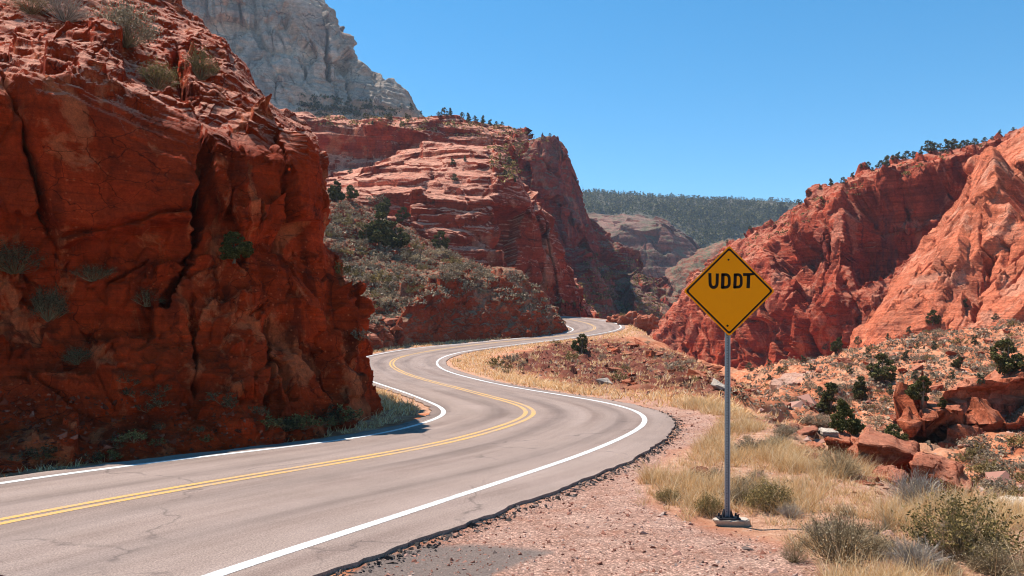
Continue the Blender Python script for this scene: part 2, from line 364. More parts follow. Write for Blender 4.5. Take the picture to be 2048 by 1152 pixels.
near_sc = [
 ([(22,180),(150,175),(330,215),(372,260),(392,330),(388,400),(370,455),(250,455),(110,500),(82,420),(62,340),(30,270)], .75, 9),
 ([(-250,230),(8,240),(40,330),(70,400),(85,470),(60,500),(-250,500)], .35, 8),
 ([(408,270),(470,235),(540,250),(600,262),(646,330),(640,420),(600,440),(560,470),(470,460),(420,380),(404,330)], .45, 8),
 ([(470,250),(520,240),(500,320),(470,400),(430,450),(425,400),(455,320)], .35, 7),
 ([(560,300),(630,300),(630,400),(600,440),(575,440),(565,380)], .25, 8),
 ([(120,470),(380,445),(372,560),(300,620),(180,600),(110,540)], .15, 10),
 ([(395,480),(520,500),(555,560),(530,640),(500,690),(390,600)], .45, 6),
 ([(400,630),(525,640),(528,850),(500,880),(385,850),(382,700)], .75, 6),
 ([(290,640),(375,600),(378,820),(310,790)], .40, 7),
 ([(540,600),(610,590),(650,700),(700,760),(690,830),(560,830),(535,720)], .35, 8),
 ([(160,640),(290,680),(300,760),(230,740)], .45, 6),
 ([(30,70),(170,75),(250,110),(235,150),(100,140),(30,110)], .45, 5),
 ([(95,105),(230,100),(250,180),(180,190),(80,160)], .5, 6),
 ([(210,60),(300,90),(380,110),(400,160),(330,170),(240,120)], .4, 5),
 ([(370,60),(445,90),(460,130),(380,115)], .35, 5),
 ([(380,180),(500,185),(570,250),(540,280),(480,240),(400,240)], .35, 7),
 ([(-250,520),(60,520),(140,600),(120,650),(-250,640)], -.3, 14),
 ([(420,470),(480,455),(500,520),(440,520)], -.5, 8),
 ([(660,560),(700,600),(720,700),(690,720),(655,640)], .4, 6),
 ('c', [(352,120),(372,200),(389,290),(402,350),(400,420),(388,470),(372,520),(358,560),(345,590),(338,620)], 2.2, 7.5),
 ('c', [(398,330),(404,390),(396,430)], 2.2, 12),
 ('c', [(2,170),(20,240),(40,300),(68,370),(85,440),(104,490),(110,520)], 1.6, 5),
 ('c', [(382,600),(380,700),(384,800)], .9, 4.5),
 ('c', [(528,640),(530,760),(528,860)], .8, 6),
 ('c', [(545,300),(560,380),(575,440),(570,480),(600,540)], 1.0, 5),
 ('c', [(470,340),(455,400),(440,450)], .5, 3.5),
 ('c', [(590,560),(625,640),(655,700),(665,790)], .9, 7),
 ('c', [(80,485),(200,462),(375,432)], .4, 4),
 ('c', [(300,520),(180,590),(120,600)], .4, 4),
 ('c', [(520,680),(560,730),(580,800)], .6, 5),
 ('c', [(430,200),(520,240),(590,300)], .5, 5),
]
def near_big(p, n, px, py, fr):
    wall = sstep(900, 800, py); top = sstep(270, 170, py)
    h = p[:, 2]+.22*p[:, 0]+.1*p[:, 1]; blk = sstep(-10, 10, polydist(px, py, near_sc[0][0]))
    lean = np.stack([p[:, 0]+.35*p[:, 2], p[:, 1], p[:, 2]], 1)
    d = blocks(lean, (2.9, 2.9, 4.6), 3, .30, tilt=1.0, crack=.3, cw=.035, warp=.10)*wall*(1-.55*top)*(1-.8*blk)
    d += clefts(p, .35, .20, .03, 16)*wall*(1-blk)+.30*fbm(p*.35, 3, 17)*(1-.6*blk)
    return n*d[:, None]+terrace(p, h, 1.25, 13, .5)*top[:, None]
def near_med(p, n, px, py, fr):
    h = p[:, 2]+.22*p[:, 0]+.1*p[:, 1]; rough = .45+.55*sstep(430, 560, py)
    smooth = 1-.85*sstep(-10, 10, polydist(px, py, near_sc[0][0])); top = sstep(300, 180, py)
    lean = np.stack([p[:, 0]+.5*p[:, 2], p[:, 1], p[:, 2]], 1)
    d = blocks(lean+7, (1.25, 1.25, 1.7), 21, .14, tilt=1.3, crack=.3, cw=.03, warp=.08)*rough*smooth*(1-.5*top)
    return n*d[:, None]+terrace(p, h, .36, 31, .45)*top[:, None]
def nm_(p, px, py): return (1-.8*sstep(-10, 10, polydist(px, py, near_sc[0][0])))*(1-.6*sstep(260, 170, py))*(1-.7*sstep(720, 800, py+.1*px))
def lean_(p): return np.stack([p[:, 0]-.4*p[:, 2], p[:, 1], p[:, 2]], 1)
def near_fine(p, n, px, py, fr):
    rough = .4+.6*sstep(430, 560, py); smooth = 1-.8*sstep(-10, 10, polydist(px, py, near_sc[0][0])); talus = sstep(700, 800, py+.12*px)
    d = blocks(p+3, (.42, .42, .5), 61, .045, tilt=1.4, crack=.4, cw=.04, warp=.08)*rough*smooth*(1-talus)+blocks(lean_(p)+11, (.75, .75, 1.0), 62, .075, tilt=1.4, crack=.35, cw=.03, warp=.06)*rough*smooth*(1-talus)+strata(p, p[:, 2]+.22*p[:, 0]+.1*p[:, 1], .22, 63, .022, 3, .08)*(1-talus)+.018*fbm(p*3.0, 4, 70, .6)
    d += talus*(.05*np.abs(fbm(p*3.2, 4, 80, .6))+.03*blocks(p, (.3, .3, .25), 90, 1, tilt=1))
    return d
near = patch("cliff_terrain", rows, 760, 800, [sculpt(near_sc), near_big, facets((2.3, 2.3, 2.9), 401, .9, (.45, 0), .06, nm_), near_med, facets((.95, .95, 1.15), 402, .8, (-.3, 0), .06, nm_), near_fine], M_near, skirt=3)
tag(near, "dark red sandstone cliff in shade rising close beside the road", "cliff", kind="structure")

# ================================================================== cut hill
rows = [
 [(560,742,64),(640,735,67),(700,716,73),(760,703,79),(850,693,86),(950,687,91.5),(1050,680,96),(1100,674,101),(1129,661,109),(1116,655,122),(1050,650,140)],
 [(560,655,76),(700,642,81),(780,632,85),(830,602,90.5),(904,570,95),(971,572,98),(1018,549,101),(1044,556,103.5),(1080,592,107.5),(1104,625,113),(1090,630,124),(1030,610,142)],
 [(560,560,88),(640,540,92),(700,530,97),(780,520,102),(860,530,108),(930,538,112),(990,543,114),(1010,545,115),(1030,575,120),(1060,600,124),(1050,610,135),(1000,600,150)],
 [(560,400,115),(640,395,118),(700,405,122),(760,440,126),(830,470,130),(900,510,132),(960,533,130),(985,545,128),(1010,575,130),(1040,600,133),(1030,615,142),(990,600,155)],
 [(560,380,160),(640,380,160),(700,400,160),(760,430,158),(830,470,156),(900,510,155),(960,545,153),(980,560,150),(1000,580,150),(1030,605,150),(1030,620,155),(990,620,165)],
]
cut_sc = [([(780,690),(790,630),(830,600),(904,566),(971,572),(1018,548),(1044,556),(1080,592),(1128,650),(1100,690)], .8, 5),
 ([(690,640),(760,650),(800,690),(700,710)], .8, 8), ([(800,640),(850,610),(905,610),(860,640)], 1.6, 5),
 ([(800,570),(850,572),(850,590),(800,588)], 1.4, 5), ([(800,606),(860,604),(860,618),(800,620)], 1.2, 4),
 ([(880,560),(920,556),(910,590),(870,600)], 1.3, 5)]
def cut_a(p, n, px, py, fr):
    face = sstep(-6, 6, polydist(px, py, cut_sc[0][0]))
    d = face*(blocks(p, (5, 5, 7), 5, .5, crack=.4)+.5*fbm(p*[.5, .5, .12], 4, 9))
    d += (1-face)*(.6*fbm(p*.16, 4, 19))
    return n*d[:, None]+terrace(p, p[:, 2]+.1*p[:, 0], 2.4, 4)*((1-face)*.6)[:, None]
def cut_b(p, n, px, py, fr):
    return .35*fbm(p*.8, 5, 29, .62)+.18*blocks(p, (1.3, 1.3, .9), 8, 1, tilt=1)
cut = patch("hill", rows, 620, 460, [sculpt(cut_sc, 5, .05), cut_a, facets((2.6, 2.6, 3.2), 411, .8), cut_b], M_cut, skirt=4)
tag(cut, "scrubby hill with the red road cut at its foot", "hill", kind="structure")

# ================================================================== slab cliff behind it
rows = [
 [(560,480,132),(700,480,134),(830,540,136),(900,600,136),(990,650,139),(1080,655,152),(1150,648,163),(1190,640,171),(1180,640,190),(1100,640,200)],
 [(560,430,134),(700,430,136),(830,480,138),(920,540,139),(990,590,141),(1070,600,154),(1130,600,165),(1170,612,173),(1163,612,192),(1090,612,200)],
 [(560,410,136),(700,415,138),(830,440,140),(930,480,141),(990,500,143),(1055,500,154),(1096,510,162),(1122,540,171),(1110,540,190),(1040,540,200)],
 [(560,400,138),(680,402,140),(800,398,143),(900,388,145),(980,390,147),(1030,400,155),(1058,410,163),(1078,430,171),(1060,430,190),(1000,430,200)],
 [(560,362,146),(680,370,150),(780,345,154),(870,322,157),(950,310,158),(990,318,159),(1015,345,165),(1035,370,173),(1015,370,190),(960,370,205)],
 [(560,345,156),(680,338,160),(740,322,164),(820,292,170),(900,289,172),(970,289,172),(992,296,175),(1008,310,180),(1000,320,190),(940,330,210)],
 [(560,325,185),(640,303,185),(720,290,187),(800,279,189),(880,285,192),(950,290,194),(1000,295,196),(1040,300,198),(1050,300,215),(1000,300,240)],
 [(560,243,190),(640,246,190),(720,253,192),(800,247,194),(880,260,197),(950,263,199),(1010,267,200),(1046,271,202),(1050,275,220),(1000,280,240)],
 [(560,228,205),(640,238,205),(740,242,208),(820,243,210),(880,240,212),(940,243,214),(1000,257,214),(1045,268,214),(1045,280,235),(1000,280,255)],
 [(560,235,240),(640,245,240),(740,250,240),(820,250,240),(880,250,240),(940,255,240),(1000,270,240),(1040,280,240),(1045,290,250),(1000,290,265)],
]
slab_sc = [
 ([(560,240),(700,243),(780,262),(850,268),(840,300),(780,320),(690,345),(560,350)], -5.0, 6),
 ([(560,243),(770,250),(800,272),(560,275)], 3.0, 4),
 ([(860,255),(960,262),(1050,268),(1050,295),(940,288),(870,280)], -1.5, 4),
 ([(820,395),(900,380),(985,395),(990,440),(975,500),(1000,540),(1000,600),(860,520),(810,470)], 2.0, 6),
 ([(690,398),(790,392),(850,410),(800,425),(680,430)], -2.2, 4),
 ([(985,300),(1030,340),(1055,400),(1040,430),(990,430),(980,380)], 1.5, 5),
 ([(975,420),(1040,425),(1040,480),(1030,620),(1000,600),(985,500)], -4.0, 7),
 ([(1050,400),(1100,470),(1150,570),(1160,640),(1080,640),(1060,520),(1040,430)], 2.2, 6),
 ([(880,500),(960,505),(1000,540),(990,560),(880,525)], 1.6, 4), ([(830,470),(890,460),(930,490),(860,500)], 1.2, 4),
 ('c', [(1065,430),(1085,520),(1100,640)], 3, 5), ('c', [(1020,440),(1035,540),(1050,640)], 3.5, 6), ('c', [(1120,520),(1135,580),(1140,640)], 3, 4),
]
def slab_a(p, n, px, py, fr):
    h = p[:, 2]+.10*p[:, 0]
    wallish = sstep(960, 1010, px)
    d = strata(p, h, 5.0, 44, .35, 3.5)*(1-.6*wallish)+blocks(p, (13, 13, 20), 45, .7, tilt=1, crack=.5, warp=.12)
    d += wallish*(1.0*fbm(p*[.22, .22, .04], 4, 46, ridged=True)+clefts(p, .10, 3.0, .06, 246, .12))+clefts(p, .07, 1.0, .04, 247, 5)*(1-wallish)
    return n*d[:, None]+terrace(p, h, 3.4, 144, .42, .12)*(1-wallish)[:, None]
def slab_b(p, n, px, py, fr):
    h = p[:, 2]+.10*p[:, 0]
    return n*(strata(p, h, 1.5, 47, .05, 3.5, .1)+blocks(p, (4.5, 4.5, 2.0), 48, .12, tilt=1, warp=.12)+.18*fbm(p*.4, 5, 49, .55)+clefts(p, .12, 2.2, .05, 399, .12)*sstep(960, 1010, px))[:, None]+terrace(p, h, .95, 147, .2, .12)
slab = patch("cliff_terrain", rows, 760, 620, [sculpt(slab_sc, 7, .04), slab_a, facets((9, 9, 2.2), 421, .6, (0, 0), .08, lambda p, px, py: 1-sstep(960, 1010, px)), facets((6, 6, 10), 422, .85, (.2, 0), .08, lambda p, px, py: sstep(960, 1010, px)), slab_b], M_slab)
tag(slab, "layered red cliff with a sunlit sloping slab above the scrubby hill", "cliff", kind="structure")

# ================================================================== butte
rows = [
 [(950,665,250),(1050,665,250),(1120,665,250),(1200,665,252),(1260,665,258),(1320,655,266),(1380,655,280),(1360,650,320)],
 [(950,560,254),(1050,560,254),(1120,560,255),(1175,560,268),(1240,570,290),(1290,575,306),(1350,590,322),(1330,600,360)],
 [(950,480,258),(1050,480,258),(1110,480,259),(1155,480,272),(1210,490,290),(1250,512,303),(1285,545,316),(1270,560,350)],
 [(950,400,262),(1040,400,261),(1100,400,262),(1130,400,271),(1160,415,286),(1184,440,298),(1203,470,308),(1195,480,340)],
 [(950,330,264),(1030,332,263),(1080,332,264),(1110,332,269),(1133,334,280),(1147,370,292),(1158,400,303),(1150,420,330)],
 [(950,308,268),(1030,302,268),(1080,291,270),(1110,287,273),(1128,294,278),(1141,330,286),(1150,370,296),(1140,400,320)],
 [(950,305,300),(1030,296,300),(1080,285,300),(1100,284,302),(1118,290,305),(1133,322,308),(1144,368,312),(1135,400,330)],
]
b_sc = [([(990,290),(1045,290),(1030,330),(1010,370),(985,380)], -7, 6),
 ([(1145,475),(1200,470),(1240,530),(1180,540)], -4, 7), ([(1140,500),(1200,555),(1240,610),(1230,665),(1140,660)], 5, 8),
 ([(1230,500),(1260,520),(1290,560),(1250,560)], 4, 5), ([(1240,560),(1330,560),(1360,640),(1260,660)], 5, 8),
 ('c', [(1190,440),(1180,520),(1230,600),(1245,660)], 6, 9), ('c', [(1100,300),(1090,400),(1110,470)], 3, 5), ('c', [(1060,330),(1065,420),(1080,520)], 3, 5)]
def b_a(p, n, px, py, fr):
    return clefts(p, .045, 5, .06, 255, .12)+clefts(p, .05, 2, .04, 257, 4)+blocks(p, (18, 18, 30), 55, 1.4, tilt=1, crack=.5)+1.2*fbm(p*[.09, .09, .02], 4, 56, ridged=True)+strata(p, p[:, 2], 9, 57, .6, 3)*sstep(430, 520, py)
def b_b(p, n, px, py, fr):
    return strata(p, p[:, 2], 2.6, 58, .22, 3, .15)+.5*fbm(p*.3, 5, 59, .6)+clefts(p, .06, 3.5, .04, 400, .12)+blocks(p, (5, 5, 6), 60, .3)
butte = patch("butte_terrain", rows, 480, 460, [sculpt(b_sc, 8, .05), b_a, facets((15, 15, 24), 431, .85, (.2, 0)), b_b], M_butte)
tag(butte, "steep red butte beyond the layered cliff", "butte", kind="structure")

# ================================================================== white mesa
rows = [
 [(300,310,400),(500,300,405),(620,290,415),(720,280,425),(800,275,440),(860,268,460),(850,270,520)],
 [(300,200,410),(500,205,415),(620,212,425),(720,215,440),(780,218,455),(832,236,475),(826,240,520)],
 [(300,100,420),(450,110,425),(560,120,432),(650,130,445),(700,150,460),(756,184,480),(750,200,530)],
 [(300,0,428),(430,0,432),(520,10,440),(600,30,450),(660,60,465),(705,115,485),(700,150,530)],
 [(300,-80,435),(420,-80,440),(500,-60,448),(570,-30,456),(625,-5,468),(668,48,488),(660,90,530)],
 [(300,-180,445),(420,-180,450),(480,-150,455),(540,-100,462),(588,-60,475),(622,8,490),(610,60,530)],
 [(300,-170,500),(420,-170,500),(480,-140,505),(540,-90,510),(580,-50,515),(605,15,520),(600,60,540)],
]
w_sc = [([(560,0),(640,20),(690,80),(700,130),(640,120),(590,60)], 7, 8), ([(690,150),(740,150),(820,215),(820,250),(720,230)], 7, 8),
 ([(300,30),(560,30),(600,90),(560,100),(300,100)], -5, 14),
 ('c', [(570,20),(590,80),(610,120),(625,170)], 7, 4), ('c', [(630,70),(655,140),(680,200)], 7, 4), ('c', [(670,90),(690,150),(700,190)], 8, 4),
 ('c', [(530,-10),(535,30),(540,60)], 6, 3), ('c', [(480,0),(490,50)], 5, 4)]
def w_a(p, n, px, py, fr):
    return clefts(p, .016, 10, .05, 265, .12)+clefts(p, .03, 4, .04, 267, .2)+blocks(p, (45, 45, 100), 65, 2.5, tilt=1, crack=.5)+3*fbm(p*[.04, .04, .012], 4, 66, ridged=True)
def w_b(p, n, px, py, fr):
    return strata(p, p[:, 2]+.1*p[:, 0], 7, 67, 1.2, 3, .2)*(.4+.6*sstep(640, 700, px))+1.1*fbm(p*.12, 5, 68, .62)+blocks(p, (12, 12, 14), 69, .6)+clefts(p, .05, 2.0, .04, 269, .25)+clefts(p, .02, 7, .035, 404, .12)
mesa = patch("white_mesa_terrain", rows, 480, 420, [sculpt(w_sc, 6, .05), w_a, facets((26, 26, 46), 441, .8, (.3, 0)), w_b], M_white, skirt=20)
tag(mesa, "pale grey and buff sandstone mountain towering behind the red cliffs", "mountain", kind="structure")

# ================================================================== far mesa and far red cliffs
rows = [
 [(1050,640,760),(1250,640,760),(1450,640,760),(1750,640,760)],
 [(1050,520,820),(1250,520,820),(1450,530,820),(1750,540,820)],
 [(1050,450,900),(1180,452,900),(1300,470,900),(1450,500,880),(1600,490,850),(1750,500,850)],
 [(1050,405,1060),(1180,408,1060),(1300,418,1060),(1450,430,1020),(1600,440,1000),(1750,450,1000)],
 [(1050,378,1200),(1160,384,1200),(1300,394,1200),(1400,400,1190),(1500,406,1170),(1560,414,1150),(1620,428,1130),(1750,440,1100)],
 [(1050,388,1500),(1160,392,1500),(1300,400,1500),(1400,406,1500),(1500,412,1500),(1560,420,1500),(1620,432,1500),(1750,445,1500)],
]
def f_a(p, n, px, py, fr):
    return 16*fbm(p*.009, 4, 71, ridged=True)*sstep(395, 430, py)+5*fbm(p*.03, 4, 72)
farm = patch("mesa_terrain", rows, 420, 260, [f_a], M_mesa, skirt=40)
tag(farm, "far flat topped mesa dark with forest", "mesa", kind="structure")
rows = [
 [(1150,600,560),(1250,600,560),(1340,585,565),(1400,575,575),(1440,572,590),(1430,560,700)],
 [(1150,520,575),(1250,520,575),(1340,525,580),(1380,530,590),(1408,535,600),(1400,540,700)],
 [(1150,475,585),(1185,468,585),(1245,462,588),(1320,458,592),(1350,478,598),(1385,500,606),(1400,520,615),(1390,530,700)],
 [(1150,462,592),(1185,460,592),(1245,452,596),(1315,448,600),(1345,468,606),(1380,490,614),(1396,510,622),(1385,520,700)],
 [(1150,428,690),(1200,424,690),(1250,430,690),(1320,440,690),(1345,460,690),(1375,485,690),(1390,508,690),(1385,520,710)],
]
def r_a(p, n, px, py, fr):
    return blocks(p, (30, 30, 60), 75, 3, crack=.5)+3*fbm(p*[.04, .04, .008], 4, 76, ridged=True)+strata(p, p[:, 2], 9, 77, .8, 3, .3)+.8*fbm(p*.15, 4, 78)
farr = patch("far_cliff_terrain", rows, 300, 200, [r_a, facets((24, 24, 30), 451, .85), lambda p, n, px, py, fr: clefts(p, .03, 4, .05, 406, .12)+strata(p, p[:, 2], 7, 407, .5, 3)+.6*fbm(p*.2, 4, 408)], M_farred, skirt=20)
tag(farr, "hazy far cliff band below the forested mesa", "cliff", kind="structure")
rows = [
 [(1340,610,420),(1400,600,420),(1460,590,410),(1520,580,400),(1560,580,400)],
 [(1330,560,440),(1380,545,440),(1420,530,440),(1470,520,430),(1540,520,430)],
 [(1345,548,470),(1390,520,480),(1425,500,490),(1470,492,480),(1540,495,480)],
 [(1355,545,520),(1395,515,530),(1430,495,540),(1470,490,540),(1540,495,540)],
]
M_palefar = rock_mat("pale_far_rock", (.24, .085, .05), 18, bed=.8, dust_lit=.35, pale=(.32, .16, .11), dust_litcol=(.38, .23, .16), scrub=.9)
fp = patch("ridge_terrain", rows, 160, 120, [lambda p, n, px, py, fr: 3.5*fbm(p*.05, 4, 81, ridged=True)+strata(p, p[:, 2], 5, 82, 1.5, 3)+1.5*fbm(p*.2, 4, 83)], M_palefar, skirt=20)
tag(fp, "pale rocky ridge seen past the edge of the yellow sign", "ridge", kind="structure")

# ================================================================== right cliff
rows = [
 [(1296,672,215),(1360,740,200),(1430,775,185),(1500,770,172),(1600,750,160),(1700,735,150),(1850,730,142),(2048,725,132),(2350,720,115)],
 [(1322,640,216),(1380,650,203),(1440,660,188),(1510,660,175),(1600,650,163),(1700,640,153),(1850,640,145),(2048,620,135),(2350,600,118)],
 [(1350,600,218),(1400,590,206),(1460,590,191),(1520,590,178),(1600,580,167),(1700,570,158),(1850,560,150),(2048,520,140),(2350,480,123)],
 [(1378,570,222),(1420,552,210),(1480,535,196),(1540,530,184),(1610,520,172),(1700,510,164),(1850,480,156),(2048,430,146),(2350,380,128)],
 [(1400,552,228),(1445,525,218),(1495,495,206),(1555,480,191),(1625,440,180),(1720,400,168),(1850,370,160),(1970,320,154),(2100,330,148),(2350,270,134)],
 [(1415,540,240),(1448,510,232),(1492,479,222),(1545,452,212),(1600,418,204),(1660,386,198),(1760,350,192),(1850,324,184),(1960,295,176),(2060,262,168),(2350,195,152)],
 [(1430,545,290),(1470,515,280),(1510,485,270),(1560,458,262),(1610,426,254),(1670,393,248),(1770,358,240),(1850,335,235),(1960,305,226),(2060,275,216),(2350,210,200)],
]
r_sc = [
 ([(1712,395),(1800,368),(1880,350),(1985,312),(1975,345),(1930,420),(1860,470),(1800,520),(1760,560),(1725,580),(1705,520),(1700,450)], -9, 7),
 ([(1695,355),(1800,338),(1900,318),(2000,300),(2000,318),(1880,350),(1800,366),(1705,392)], 3.0, 5),
 ([(1630,400),(1700,385),(1706,520),(1690,640),(1640,700),(1600,720),(1655,560),(1640,470)], 3.2, 6),
 ([(1540,500),(1640,470),(1650,540),(1620,640),(1560,740),(1530,720),(1600,560),(1560,540)], -6, 7),
 ([(1590,440),(1640,430),(1640,470),(1600,480)], 2.5, 4), ([(1550,468),(1590,470),(1590,500),(1545,510)], -3.5, 4),
 ([(1700,560),(1770,540),(1760,640),(1700,700),(1640,720),(1660,640)], 3.0, 7),
 ([(1480,640),(1560,620),(1600,690),(1560,745),(1490,745)], -3.0, 7),
 ([(1560,640),(1640,620),(1640,720),(1560,740)], 2.8, 7),
 ([(1390,640),(1470,600),(1480,680),(1440,740),(1380,720)], 2.0, 7),
 ([(1480,520),(1540,505),(1560,560),(1500,600),(1440,620),(1450,570)], 2.0, 6), 
 ('c', [(1660,420),(1668,520),(1650,640),(1640,740)], 5, 5), ('c', [(1590,500),(1600,600),(1590,700)], 4, 5),
 ('c', [(1415,600),(1420,660),(1430,740)], 3.5, 5), ('c', [(1365,620),(1380,700)], 3, 4), ('c', [(1520,560),(1530,640),(1540,720)], 4, 5),
 ('c', [(1340,640),(1350,700)], 3, 3), ('c', [(1465,600),(1470,690),(1475,740)], 4, 5), ('c', [(1720,560),(1725,640),(1718,710)], 4, 5),
]
def r_b(p, n, px, py, fr):
    up = sstep(520, 440, py-.05*(1600-px))
    h = p[:, 2]-.12*p[:, 0]
    d = 1.6*fbm(p*[.085, .085, .022], 3, 86, ridged=True)*(1-.7*up)+clefts(p, .06, 4.0, .07, 286, .12)*(1-.6*up)+clefts(p, .11, 1.6, .05, 288, .2)*(1-.6*up)+clefts(p, .06, .9, .035, 289, 5)+blocks(p, (9, 9, 20), 87, .8, tilt=1.2, crack=.6, cw=.04, warp=.12)
    return n*d[:, None]+terrace(p, h, 4.0, 88, .5, .15)*up[:, None]
def r_c(p, n, px, py, fr):
    h = p[:, 2]-.12*p[:, 0]
    return n*(strata(p, h, 1.4, 89, .12, 3.5, .12)+blocks(p, (3.5, 3.5, 6), 90, .18, tilt=1, warp=.12)+.22*fbm(p*.4, 5, 91, .6)+blocks(p, (1.7, 1.7, 2.4), 291, .13, tilt=1.3, warp=.08)+strata(p, h, .7, 292, .07, 3, .08)+clefts(p, .25, .7, .05, 290, .2)+clefts(p, .09, 2.6, .05, 391, .12)*sstep(430, 520, py-.05*(1600-px))+clefts(p, .07, 1.0, .03, 393, 5))[:, None]+terrace(p, h, 1.1, 189, .35, .15)
rc = patch("cliff_terrain", rows, 820, 560, [sculpt(r_sc, 9, .04), r_b, facets((6.5, 6.5, 11), 461, .9, (-.2, 0), .06), r_c, facets((2.2, 2.2, 3.0), 462, .75, (.2, 0), .06)], M_right)
tag(rc, "fluted red cliff with a wide shaded alcove across the canyon", "cliff", kind="structure")
rows = [
 [(1740,725,140),(1680,715,122),(1760,712,112),(1850,695,108),(1950,685,104),(2048,675,100),(2350,660,90)],
 [(1775,620,142),(1745,637,124),(1800,622,116),(1870,605,112),(1950,592,108),(2048,580,104),(2350,560,94)],
 [(1835,540,145),(1800,557,127),(1850,542,120),(1910,530,116),(1970,520,112),(2048,510,108),(2350,480,97)],
 [(1890,460,148),(1866,477,130),(1905,458,124),(1950,450,120),(2000,440,116),(2060,430,112),(2350,400,100)],
 [(1945,385,150),(1922,402,133),(1955,378,128),(1990,370,124),(2030,360,120),(2080,350,116),(2350,320,104)],
 [(2000,315,155),(1982,328,138),(2010,312,133),(2035,305,129),(2060,298,126),(2100,290,122),(2350,250,112)],
 [(2050,268,160),(2036,276,145),(2060,266,140),(2080,256,138),(2110,246,135),(2150,236,132),(2350,195,125)],
 [(2060,280,190),(2060,285,180),(2080,275,175),(2100,265,170),(2130,255,168),(2160,245,165),(2350,205,160)],
]
t_sc = [
 ([(1960,355),(2000,330),(2030,330),(2020,400),(2010,440),(1975,450),(1955,410)], 3.2, 6),
 ([(2015,330),(2048,320),(2100,350),(2100,430),(2050,440),(2020,420),(2000,440),(2020,390)], -4.0, 5),
 ([(1990,440),(2060,425),(2100,470),(2020,500),(1975,500)], 1.5, 6),
 ([(1900,440),(1960,430),(1965,520),(1920,560),(1880,640),(1850,650),(1890,540)], 1.6, 7),
 ([(1950,520),(1985,500),(1985,560),(1950,640),(1930,620)], -1.8, 5),
 ([(1800,560),(1870,540),(1850,620),(1790,680),(1740,690)], 1.2, 7),
 ([(2000,560),(2100,540),(2100,640),(1960,660)], 1.4, 8),
 ('c', [(1972,450),(1968,540),(1955,590),(1945,640)], 2.6, 4), ('c', [(1905,560),(1880,610),(1862,660)], 2.0, 3.5),
 ('c', [(2040,420),(2030,520),(2040,600)], 1.6, 3), ('c', [(1830,560),(1810,620),(1785,670)], 1.6, 3), ('c', [(1870,500),(1900,530),(1910,590)], 1.2, 3)]
def t_a(p, n, px, py, fr):
    return blocks(p, (9, 9, 18), 93, .5, tilt=1.2, crack=.5, warp=.12)+.9*fbm(p*[.10, .10, .03], 3, 94, ridged=True)+clefts(p, .08, 1.8, .045, 294, .12)
def t_b(p, n, px, py, fr):
    h = p[:, 2]+.3*p[:, 0]
    return strata(p, h, 1.6, 95, .07, 3, .12)+blocks(p, (3, 3, 5), 96, .09, tilt=1, warp=.12)+.14*fbm(p*.45, 5, 97, .6)+blocks(p, (1.4, 1.4, 2.2), 295, .09, tilt=1.3, warp=.08)+strata(p, h, .6, 298, .05, 3, .08)+clefts(p, .3, .5, .04, 297, .25)+clefts(p, .10, 1.6, .035, 397, .12)
bt = patch("buttress_terrain", rows, 520, 560, [sculpt(t_sc, 8, .05), t_a, facets((6, 6, 10), 471, .9, (-.4, 0), .06), t_b, facets((1.9, 1.9, 2.8), 472, .6, (-.3, 0), .06)], M_butt)
tag(bt, "sunlit salmon sandstone buttress in front of the shaded alcove", "buttress", kind="structure")
# ================================================================== road
def Zr(Y):
    Y = np.asarray(Y, float)
    return np.where(Y < 45, 0, np.where(Y < 85, .07*(Y-45)**2/80, np.where(Y < 150, 1.4+.07*(Y-85), 5.95+.03*(Y-150))))
_Yt = np.linspace(3, 400, 40000); _pt = HY-F*(Zr(_Yt)-CAMZ)/_Yt; _mono = np.maximum.accumulate(_pt[::-1])[::-1]
def onroad(pts):
    pts = np.array(pts, float); Y = np.interp(-pts[:, 1], -_mono, _Yt)
    return np.stack([(pts[:, 0]-HX)/F*Y, Y], 1)
cl_px = [(-420,1135),(-200,1085),(0,1045),(180,1010),(359,979),(521,951),(650,931),(800,905),(849,897),(948,873),(1018,851),(1057,837),(1067,826),(1047,812),(998,799),(923,779),(849,760),(799,742),(783,729),(794,717),(834,707),(900,696),(1000,684.5),(1100,674.5),(1160,666.5),(1189,658),(1181,649),(1152,641.5),(1118,636.5)]
rw_px = [(-60,1330),(200,1232),(440,1152),(650,1091),(749,1059),(849,1025),(948,990),(1047,950),(1147,911),(1246,876),(1291,857),(1302,843),(1281,828),(1236,813),(1147,794),(1047,779),(973,764),(898,744),(876,730),(880,719),(908,708),(948,700.5),(1047,687.5),(1147,675.5),(1221,663.5),(1243,655),(1229,646),(1190,639),(1140,634.5)]
re_px = [(100,1350),(400,1240),(690,1143),(898,1067),(998,1032),(1072,1002),(1196,948),(1296,898),(1345,866),(1358,851),(1340,833),(1296,816),(1246,806),(1147,789),(1047,774),(990,762),(925,744),(895,731),(897,719),(925,708),(960,701),(1055,688.5),(1155,676.5),(1228,664.5),(1251,655),(1237,645),(1198,637.5),(1145,633.5)]
lw_px = [(-400,1035),(-200,998),(0,966),(156,945),(286,927),(443,910),(599,893),(749,872),(834,853),(869,837),(881,823),(866,809),(824,791),(774,774),(722,755.5),(690,740),(684,726),(722,716),(799,701),(898,690),(1047,679),(1097,673),(1138,664),(1142,657),(1116,647),(1080,641)]
cl = onroad(cl_px); rw = onroad(rw_px); re_ = onroad(re_px); lw = onroad(lw_px)
cl = np.vstack([cl, cl[-1]+(cl[-1]-cl[-2])*.8+[-4, 0], cl[-1]+(cl[-1]-cl[-2])*1.6+[-14, 0]])
NS = 900
